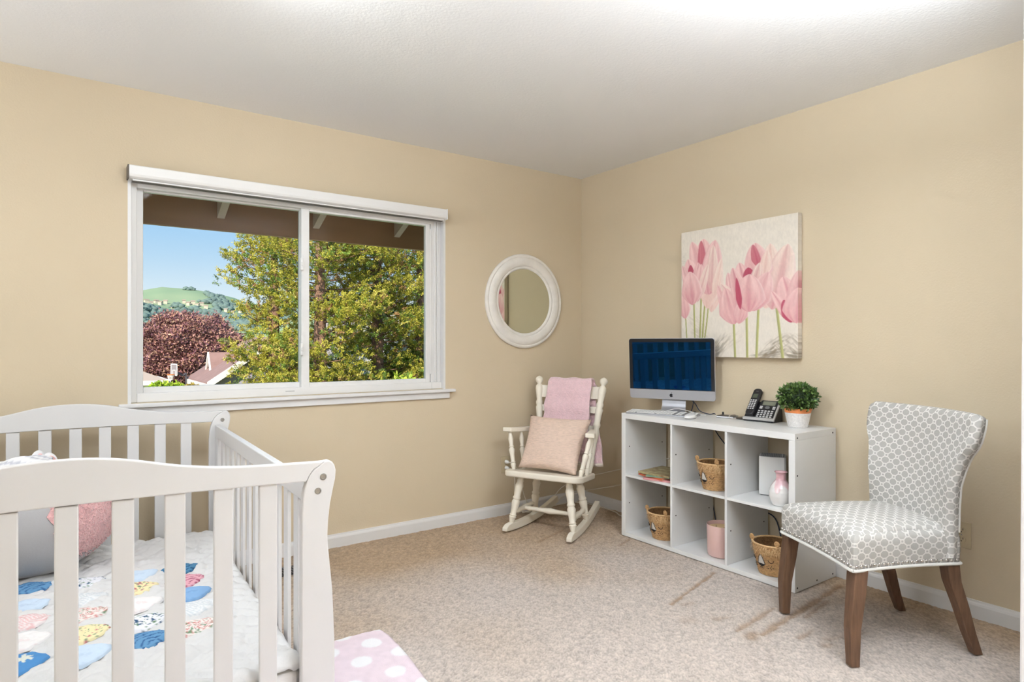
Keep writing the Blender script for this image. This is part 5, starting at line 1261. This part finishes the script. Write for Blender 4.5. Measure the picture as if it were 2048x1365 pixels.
def redwood(x, y, ztop, r_at, label, nb, lean=0.0):
    t = thing('redwood_tree', label, 'tree', (x, y, GZ), 'redwoods outside the window')
    mb = MB(); mb.turned((x, y, GZ), (x+lean, y, ztop), [(0, 0.42), (0.3, 0.24), (0.6, 0.17), (0.85, 0.10), (1, 0.02)], 12); mb.build('trunk', BARK, t, smooth=0.9)
    brm = MB(); TP = []; TD = []; TS = []
    for k in range(nb):
        z = random.uniform(-3.0, ztop-0.3); R_ = r_at(z)*random.uniform(0.55, 1.1); az = random.random()*2*PI
        d = Vector((math.cos(az), math.sin(az), 0)); px = x+lean*(z-GZ)/(ztop-GZ)
        droop = random.uniform(-0.05, 0.25); pts = []
        for q in range(5):
            s_ = q/4; pts.append(Vector((px, y, z))+d*R_*s_+Vector((0, 0, R_*(0.12*s_-droop*s_*s_+0.22*s_**3))))
        brm.tube(pts, lambda u: 0.028*(1-0.8*u), 4, 1)
        nt_ = int(7+R_*13)
        for q in range(nt_):
            s_ = 0.25+0.78*random.random()**0.7; i = min(int(s_*4), 3); fr_ = s_*4-i
            p = pts[i]*(1-fr_)+pts[i+1]*fr_; sp = 0.08+0.26*(1-min(1, abs(s_-0.6)*1.4)); p = p+Vector((random.gauss(0, sp), random.gauss(0, sp), random.gauss(0, sp*0.6)))
            TP.append(tuple(p)); TD.append(tuple((d*0.7+Vector((random.gauss(0, .55), random.gauss(0, .55), random.gauss(0.45, .35)))).normalized())); TS.append(random.uniform(0.20, 0.34))
    brm.build('branches', BARK, t)
    # each spray: a short leading twig set with needles that sweep forward along it
    TP = np.array(TP); TD = np.array(TD); TS = np.array(TS); n_ = len(TP); K_ = 38
    hue = np.repeat(rng.random(n_), K_); g = np.repeat(rng.random(n_), K_)*0.7+rng.random(n_*K_)*0.3
    s_ = rng.random(n_*K_)**0.8; B_ = np.repeat(TD, K_, 0); S_ = np.repeat(TS, K_)
    P_ = np.repeat(TP, K_, 0)+B_*(s_*S_)[:, None]+rng.normal(size=(n_*K_, 3))*0.022
    A_ = B_*0.75+rng.normal(size=(n_*K_, 3))*0.62; A_ /= np.linalg.norm(A_, axis=1, keepdims=True)
    L_ = rng.uniform(0.055, 0.11, n_*K_)
    c = np.stack([138+72*g, 134+64*g, 44+36*g], 1)
    c = np.where((hue > 0.62)[:, None], np.stack([98+52*g, 120+52*g, 50+28*g], 1), c)
    c = np.where((hue > 0.80)[:, None], np.stack([186+40*g, 168+44*g, 76+36*g], 1), c)
    c = np.where((hue > 0.93)[:, None], np.stack([164+34*g, 124+26*g, 84+16*g], 1), c)
    c = c/255.0; c = np.where(c <= 0.04045, c/12.92, ((c+0.055)/1.055)**2.4)
    leafmesh('foliage', P_, A_, L_, L_*0.16, c, LEAFM, t)
redwood(4.15, 18.17, 8.4, lambda z: max(0.4, min(2.2, 0.40*(8.6-z)+0.40)), 'redwood whose trunk shows just right of the window mullion', 150)
redwood(6.95, 19.7, 9.5, lambda z: max(0.5, min(2.5, 0.40*(9.6-z)+0.5)), 'redwood with its trunk at the middle of the right window pane', 165)
redwood(9.3, 20.6, 8.2, lambda z: max(0.5, min(2.3, 0.40*(8.3-z)+0.4)), 'redwood at the right edge of the right window pane', 110)
redwood(3.25, 20.6, 6.9, lambda z: max(0.4, min(1.5, 0.34*(7.2-z)+0.35)), 'redwood nearest the sky, its crown seen left of the window mullion', 105)

def broadleaf(x, y, zc, rx, rz, label, nclump, cols, nm, cat='tree', leaf=0.13, trunk=True, m=PLUMM, per=16):
    t = thing(nm, label, cat, (x, y, GZ)); Ps = []; As = []; Cs = []
    if trunk:
        mb = MB(); mb.turned((x, y, GZ), (x, y, zc), [(0, 0.2), (0.5, 0.14), (1, 0.06)], 10); mb.build('trunk', mat('dark_bark', (84, 66, 60), 0.95), t)
        mb = MB()
        for k in range(26):
            d = Vector((random.gauss(0, 1), random.gauss(0, 1), random.uniform(0.1, 1.4))).normalized(); mb.tube([(x, y, zc-rz*0.8), Vector((x, y, zc-rz*0.5))+Vector((d.x*rx*0.4, d.y*rx*0.4, d.z*rz*0.5)), Vector((x, y, zc-rz*0.4))+Vector((d.x*rx*0.9, d.y*rx*0.9, d.z*rz*1.15))], lambda u: 0.05*(1-0.85*u), 5, 1)
        mb.build('branches', mat('dark_bark', (84, 66, 60), 0.95), t)
    D_ = rand_dirs(nclump); lump = 1+0.13*np.sin(D_[:, 0]*7+1)*np.sin(D_[:, 2]*6+D_[:, 1]*5)
    rad = rng.uniform(0.55, 1.0, nclump)**0.5*lump
    for k in range(nclump):
        p = np.array([x, y, zc])+D_[k]*rad[k]*np.array([rx, rx, rz]); g = rng.random()
        for q in range(per):
            a = D_[k]*0.5+rng.normal(size=3)*0.7; a[2] += 0.3; a /= np.linalg.norm(a)
            Ps.append(p+rng.normal(size=3)*rx*0.045); As.append(a); c0 = np.array(cols[int(rng.random()*len(cols))]); Cs.append(np.clip(c0*(0.8+0.4*g), 0, 255))
    Cs = np.array(Cs)/255.0; Cs = np.where(Cs <= 0.04045, Cs/12.92, ((Cs+0.055)/1.055)**2.4); n_ = len(Ps); Ls = rng.uniform(0.7, 1.3, n_)*leaf
    leafmesh('foliage', np.array(Ps), np.array(As), Ls, Ls*0.25, Cs, m, t)
broadleaf(2.02, 31.98, 0.60, 2.60, 2.05, 'round purple-leaved plum tree behind the neighbouring roof', 5200, [(166, 120, 114), (142, 96, 98), (186, 136, 120), (118, 82, 92), (190, 150, 124)], 'plum_tree', leaf=0.13)
broadleaf(0.15, 24.3, -0.78, 0.80, 0.42, 'bright yellow-green shrub at the bottom left of the window, below the tan roof', 420, [(168, 196, 62), (190, 206, 74), (136, 168, 48)], 'shrub', 'shrub', 0.12, False)
broadleaf(0.90, 23.2, -0.95, 0.36, 0.50, 'low ochre shrub between the hoop and the brown roof', 420, [(190, 158, 84), (168, 150, 70), (206, 178, 100)], 'shrub', 'shrub', 0.16, False)
broadleaf(6.2, 15.5, -1.6, 1.9, 1.5, 'leafy yellow-green bush at the foot of the right window pane', 1500, [(168, 190, 62), (140, 166, 50), (190, 200, 84), (110, 136, 46)], 'bush', 'bush', 0.17, False)
broadleaf(9.0, 20.5, -0.9, 1.5, 1.7, 'leafy green bush at the lower right corner of the window', 900, [(168, 190, 62), (140, 166, 50), (100, 126, 46)], 'bush', 'bush', 0.17, False)

ROOF = mat('roof_shingle_brown', (156, 124, 116), 0.9, bump=0.4, bscale=6, var=0.10, vscale=3); HWALL = mat('house_wall_lilac', (172, 166, 182), 0.9); HTRIM = mat('house_trim', (238, 232, 222), 0.7); HWW = mat('house_wall_white', (226, 222, 220), 0.9)
def gable(label, x0, xr, x1, y0, y1, ze, zr, wall, roofm=ROOF, ov=0.35, win=True):
    """house with its ridge along y; eaves at x0 and x1 (height ze), ridge at xr (height zr)"""
    t = thing('house', label, 'house', ((x0+x1)/2, (y0+y1)/2, GZ)); th = 0.14
    i0, i1 = x0+ov, x1-ov; zi0 = ze+(zr-ze)*ov/(xr-x0); zi1 = ze+(zr-ze)*ov/(x1-xr)
    mb = MB(); mb.rings([[(i0, y, GZ), (i1, y, GZ), (i1, y, zi1-0.1), (xr, y, zr-0.12), (i0, y, zi0-0.1)] for y in (y0+ov, y1-ov)]); mb.build('walls', wall, t)
    for nm, xa in (('roof_slope', x0), ('roof_slope', x1)):
        mb = MB(); mb.rings([[(xa, y, ze), (xr, y, zr), (xr, y, zr+th), (xa, y, ze+th)] for y in (y0, y1)]); r = mb.build(nm, roofm, t)
        mb = MB(); mb.rings([[(xa, y0-0.05, ze-0.10), (xr, y0-0.05, zr-0.10), (xr, y0-0.05, zr+th+0.02), (xa, y0-0.05, ze+th+0.02)], [(xa, y0+0.02, ze-0.10), (xr, y0+0.02, zr-0.10), (xr, y0+0.02, zr+th+0.02), (xa, y0+0.02, ze+th+0.02)]]); mb.build('rake_board', HTRIM, r)
        mb = MB(); mb.bb((xa-0.06, y0, ze-0.10), (xa+0.06, y1, ze+0.09)); mb.build('gutter', HTRIM, r)
    if win:
        f = MB().bb((xr-0.9, y0+ov-0.05, GZ+1.1), (xr+0.3, y0+ov+0.02, GZ+2.3)).build('window', HTRIM, t); MB().bb((xr-0.82, y0+ov-0.07, GZ+1.18), (xr+0.22, y0+ov-0.04, GZ+2.22)).build('pane', mat('far_pane', (120, 134, 150), 0.2), f)
    return t
HA = gable('brown shingled gable house with white rake boards, left of the redwoods', 1.33, 3.9, 6.4, 22.6, 27.3, -0.42, 1.35, HWALL)
# small gabled dormer on the brown roof
mb = MB(); mb.rings([[(x, 25.05, -0.15), (x, 26.15, -0.15), (x, 25.6, 0.72)] for x in (2.0, 3.6)]); dm = mb.build('dormer', HWW, HA)
for sg in (-1, 1):
    mb = MB(); mb.rings([[(x, 25.6+sg*0.66, -0.22), (x, 25.6, 0.76), (x, 25.6, 0.84), (x, 25.6+sg*0.72, -0.20)] for x in (1.9, 3.6)]); mb.build('dormer_roof', ROOF, dm)
    mb = MB(); mb.rings([[(x, 25.6+sg*0.62, -0.26), (x, 25.6, 0.66), (x, 25.6, 0.86), (x, 25.6+sg*0.76, -0.24)] for x in (1.86, 1.92)]); mb.build('rake_board', HTRIM, dm)
def hiphouse(label, x0, x1, y0, y1, ze, zr, roofm):
    t = thing('house', label, 'house', ((x0+x1)/2, (y0+y1)/2, GZ)); ym = (y0+y1)/2; hp_ = (y1-y0)/2
    MB().bb((x0+0.4, y0+0.4, GZ), (x1-0.4, y1-0.4, ze)).build('walls', HWW, t)
    for nm, f in (('roof_slope', [(x0, y0, ze), (x1, y0, ze), (x1-hp_, ym, zr), (x0+hp_, ym, zr)]), ('roof_slope', [(x1, y1, ze), (x0, y1, ze), (x0+hp_, ym, zr), (x1-hp_, ym, zr)])):
        mb = MB(); mb.add(f+[(p[0], p[1], p[2]-0.08) for p in f], [(0, 1, 2, 3), (7, 6, 5, 4), (0, 4, 5, 1), (1, 5, 6, 2), (2, 6, 7, 3), (3, 7, 4, 0)]); mb.build(nm, roofm, t)
    for f in ([(x1, y0, ze), (x1, y1, ze), (x1-hp_, ym, zr)], [(x0, y1, ze), (x0, y0, ze), (x0+hp_, ym, zr)]):
        mb = MB(); mb.add(f+[(p[0], p[1], p[2]-0.08) for p in f], [(0, 1, 2), (5, 4, 3), (0, 3, 4, 1), (1, 4, 5, 2), (2, 5, 3, 0)]); mb.build('hip_slope', roofm, t)
    MB().bb((x0, y0-0.08, ze-0.16), (x1, y0+0.02, ze+0.02)).build('gutter', HTRIM, t); MB().bb((x1-0.02, y0, ze-0.16), (x1+0.08, y1, ze+0.02)).build('gutter', HTRIM, t)
hiphouse('low tan hip-roofed house with white gutter at the bottom left of the window', -8.0, 0.45, 25.9, 30.1, -0.33, 0.62, mat('roof_tan', (186, 166, 150), 0.9, bump=0.4, bscale=6))
gable('pale grey house behind the redwoods, its sloping roof edge catching the sun', 7.6, 9.9, 12.2, 25.6, 32.0, 0.55, 3.05, HWW, mat('roof_grey', (172, 160, 156), 0.9, bump=0.4, bscale=6))

# basketball hoop in the street
hp = thing('basketball_hoop', 'white framed basketball hoop with orange rim in front of the plum tree', 'basketball hoop', (2.75, 30.5, GZ))
bx_, by_, bz_ = 0.76, 26.7, 0.09
hp.location = (bx_+0.05, by_, GZ)
HD = Vector((0.42, -0.91, 0)).normalized(); HN = Vector((-0.91, -0.42, 0)).normalized()
def HB(a, z, d): return Vector((bx_, by_, bz_))+HD*a*0.52+HN*d*0.52+Vector((0, 0, z*0.52))
def hbox(nm, a0, a1, z0, z1, d0, d1, m, par): 
    mb = MB(); mb.add([HB(a, z, d) for a in (a0, a1) for d in (d0, d1) for z in (z0, z1)], [(0, 1, 3, 2), (4, 6, 7, 5), (0, 4, 5, 1), (2, 3, 7, 6), (0, 2, 6, 4), (1, 5, 7, 3)]); return mb.build(nm, m, par)
bdm = mat('backboard_clear', (150, 140, 140), 0.3); bd = hbox('backboard', -0.40, 0.40, -0.45, 0.45, -0.03, 0.0, bdm, hp)
for a0, a1, z0, z1 in ((-0.44, -0.36, -0.5, 0.5), (0.36, 0.44, -0.5, 0.5), (-0.44, 0.44, 0.42, 0.5), (-0.44, 0.44, -0.5, -0.42), (-0.2, -0.15, -0.4, -0.02), (0.15, 0.2, -0.4, -0.02), (-0.2, 0.2, -0.06, -0.01)): hbox('board_frame', a0, a1, z0, z1, 0.0, 0.03, HTRIM, bd)
mb = MB(); mb.tube([HB(0.24*math.cos(q), -0.40, 0.30+0.24*math.sin(q)) for q in [2*PI*i/24 for i in range(25)]], 0.022, 6, 1); rim = mb.build('rim', mat('rim_orange', (214, 120, 48), 0.5), hp)
mb = MB()
for i in range(12):
    q = 2*PI*i/12; q2 = q+0.4; mb.tube([HB(0.24*math.cos(q), -0.40, 0.30+0.24*math.sin(q)), HB(0.15*math.cos(q2), -0.85, 0.30+0.15*math.sin(q2))], 0.010, 5, 1); mb.tube([HB(0.24*math.cos(q2), -0.40, 0.30+0.24*math.sin(q2)), HB(0.15*math.cos(q), -0.85, 0.30+0.15*math.sin(q))], 0.010, 5, 1)
mb.build('net', HTRIM, rim)
mb = MB(); mb.tube([HB(0, -0.2, -0.03), HB(0.1, -0.5, -0.7), HB(0.1, -0.9, -1.0), (HB(0.1, 0, -1.0).x, HB(0.1, 0, -1.0).y, GZ)], 0.05, 8, 3); mb.build('pole', mat('pole_dark', (90, 86, 92), 0.5), hp)

# far hills: one rolling green terrain, oak groves, hillside houses
def hillz(X, Y):
    """height of the hills for arrays; the crest lies some 600 m away"""
    X = (X-CAM.x)/HK+CAM.x; Y = (Y-CAM.y)/HK+CAM.y
    az = np.arctan2(X-CAM.x, Y-CAM.y); d = np.hypot(X-CAM.x, Y-CAM.y)
    crest = np.interp(az, AZ, CR)
    up = np.clip((d-330)/270, 0, 1); prof = up*up*(3-2*up)
    dn = np.clip((d-600)/250, 0, 1)
    lo = 0.06*np.exp(-((d-395)/55)**2)
    ridges = 5*np.sin(az*46+d*0.012)*prof*(1-prof)*2+3*(vnoise(X/45, Y/45, 51)-0.5)*prof*(1-prof)*4
    h = -4+crest*(prof*(0.94+lo))*(1-0.25*dn)+ridges+16*np.exp(-((d-430)/60)**2)*(0.55+0.45*np.sin(az*22+1))*np.clip(az*6+0.6, 0, 1)
    return h*HK
HK = 2.4
AZ = [-0.6, 0.0, 0.05, 0.085, 0.115, 0.155, 0.178, 0.205, 0.225, 0.245, 0.275, 0.40, 0.9]
CR = [30, 40, 44, 50, 54.5, 53, 50.5, 47.5, 43, 41, 44, 40, 30]
def hills():
    na, nd = 200, 110
    A, D = np.meshgrid(np.linspace(-0.5, 0.9, na+1), np.linspace(150*HK, 820*HK, nd+1)); A = A.reshape(-1); D = D.reshape(-1)
    X = CAM.x+D*np.sin(A); Y = CAM.y+D*np.cos(A); Z = hillz(X, Y)
    m = mat('hill_grass_hazy', (134, 158, 124), 0.95, spec=0.05, var=0.12, vscale=0.006, vcol=(158, 170, 132))  # pale tone puts the distance haze into the grass colour
    o = fmesh('hill', np.stack([X, Y, Z], 1), gridfaces(na, nd), m, smooth=True); struct(o)
    # little pale houses along the slope
    k = 0; spots = []; ORD = ['leftmost', 'second from the left', 'third from the left', 'fourth from the left', 'fifth from the left', 'sixth from the left', 'seventh from the left', 'eighth from the left', 'sixth from the right', 'fifth from the right', 'fourth from the right', 'third from the right', 'second from the right', 'rightmost']
    for hi_, (u_, v_) in enumerate(HOUSES):
        az = YAW+math.atan((u_-1024)/1264.0); ta = (688.7-v_)/1264.0*math.cos(math.atan((u_-1024)/1264.0))
        best = None
        for d in np.linspace(400*HK, 600*HK, 400):
            x = CAM.x+d*math.sin(az); y = CAM.y+d*math.cos(az)
            if float(hillz(np.array([x]), np.array([y]))[0]) >= CAM.z+ta*d: best = (x, y, d); break
        if best is None: continue
        x, y, d = best; spots.append((x, y)); z = float(hillz(np.array([x]), np.array([y]))[0]); k += 1
        t = thing('hillside_house', 'tiny pale house on the far hillside, '+ORD[hi_]+' of the row', 'house', (x, y, z), 'pale houses on the far hillside')
        w_ = random.uniform(4.2, 6.4); dp = random.uniform(4, 6); h_ = random.uniform(2.4, 3.4); r_ = rot('Z', random.uniform(-0.6, 0.6)-az)
        mb = MB(); mb.v = []; mb.box((0, 0, 0), (w_, dp, h_*2)); mb.v = [tuple(r_ @ Vector(p)+Vector((x, y, z+1.2))) for p in mb.v]; mb.build('walls', mat('far_house_wall', (206, 192, 170), 0.9), t)
        mb = MB(); mb.rings([[(q, -dp/2-0.5, h_), (q, dp/2+0.5, h_), (q, 0, h_+1.7)] for q in (-w_/2-0.5, w_/2+0.5)]); mb.v = [tuple(r_ @ Vector(p)+Vector((x, y, z+1.2))) for p in mb.v]; mb.build('roof', mat('far_house_roof', (176, 152, 134), 0.9), t)
    # oaks: lumpy crowns scattered in groves over the slope
    ico = bmesh.new(); bmesh.ops.create_icosphere(ico, subdivisions=1, radius=1.0); iv = np.array([tuple(v.co) for v in ico.verts]); fi = np.array([[v.index for v in f.verts] for f in ico.faces]); ico.free()
    VV = []; FF = []; nb = 0; cand = 0
    while nb < 2600 and cand < 60000:
        cand += 1; a = random.uniform(-0.05, 0.42); d = random.uniform(345, 610)*HK; x = CAM.x+d*math.sin(a); y = CAM.y+d*math.cos(a)
        g = float(vnoise(np.array([x/80.0]), np.array([y/150.0]), 61)[0])*0.65+float(vnoise(np.array([x/28.0]), np.array([y/52.0]), 62)[0])*0.35
        dk = d/HK; band = 0.10*math.exp(-((dk-515)/30)**2)+0.12*math.exp(-((dk-430)/40)**2)-0.20*math.exp(-((dk-375)/25)**2)-0.30*max(0, (dk-535)/40)
        if g+band < 0.62: continue
        if any(abs(x-hx)+abs(y-hy)*0.55 < 16 and (y-hy) < 16 for hx, hy in spots): continue
        z = float(hillz(np.array([x]), np.array([y]))[0]); s_ = random.uniform(2.6, 5.6); j = 1+0.25*rng.normal(size=(len(iv), 1))*0.5
        VV.append(iv*j*np.array([s_*1.15, s_*1.15, s_*0.85])+np.array([x, y, z+s_*0.5])); FF.append(fi+nb*len(iv)); nb += 1
    ok = fmesh('oak_woods', np.concatenate(VV), np.concatenate(FF), mat('oak_hazy_green', (112, 130, 120), 0.95, var=0.2, vscale=0.05), None); stuff(ok)  # greyed and lightened so the oak colour itself carries the haze
    ok['label'] = 'dark oak groves scattered over the distant green hill'; ok['category'] = 'woods'
HOUSES = [(293, 606), (302, 610), (313, 607), (321, 610), (331, 608), (368, 607), (377, 611), (386, 609), (395, 614), (403, 612), (412, 618), (452, 625), (466, 629), (480, 627)]
hills()
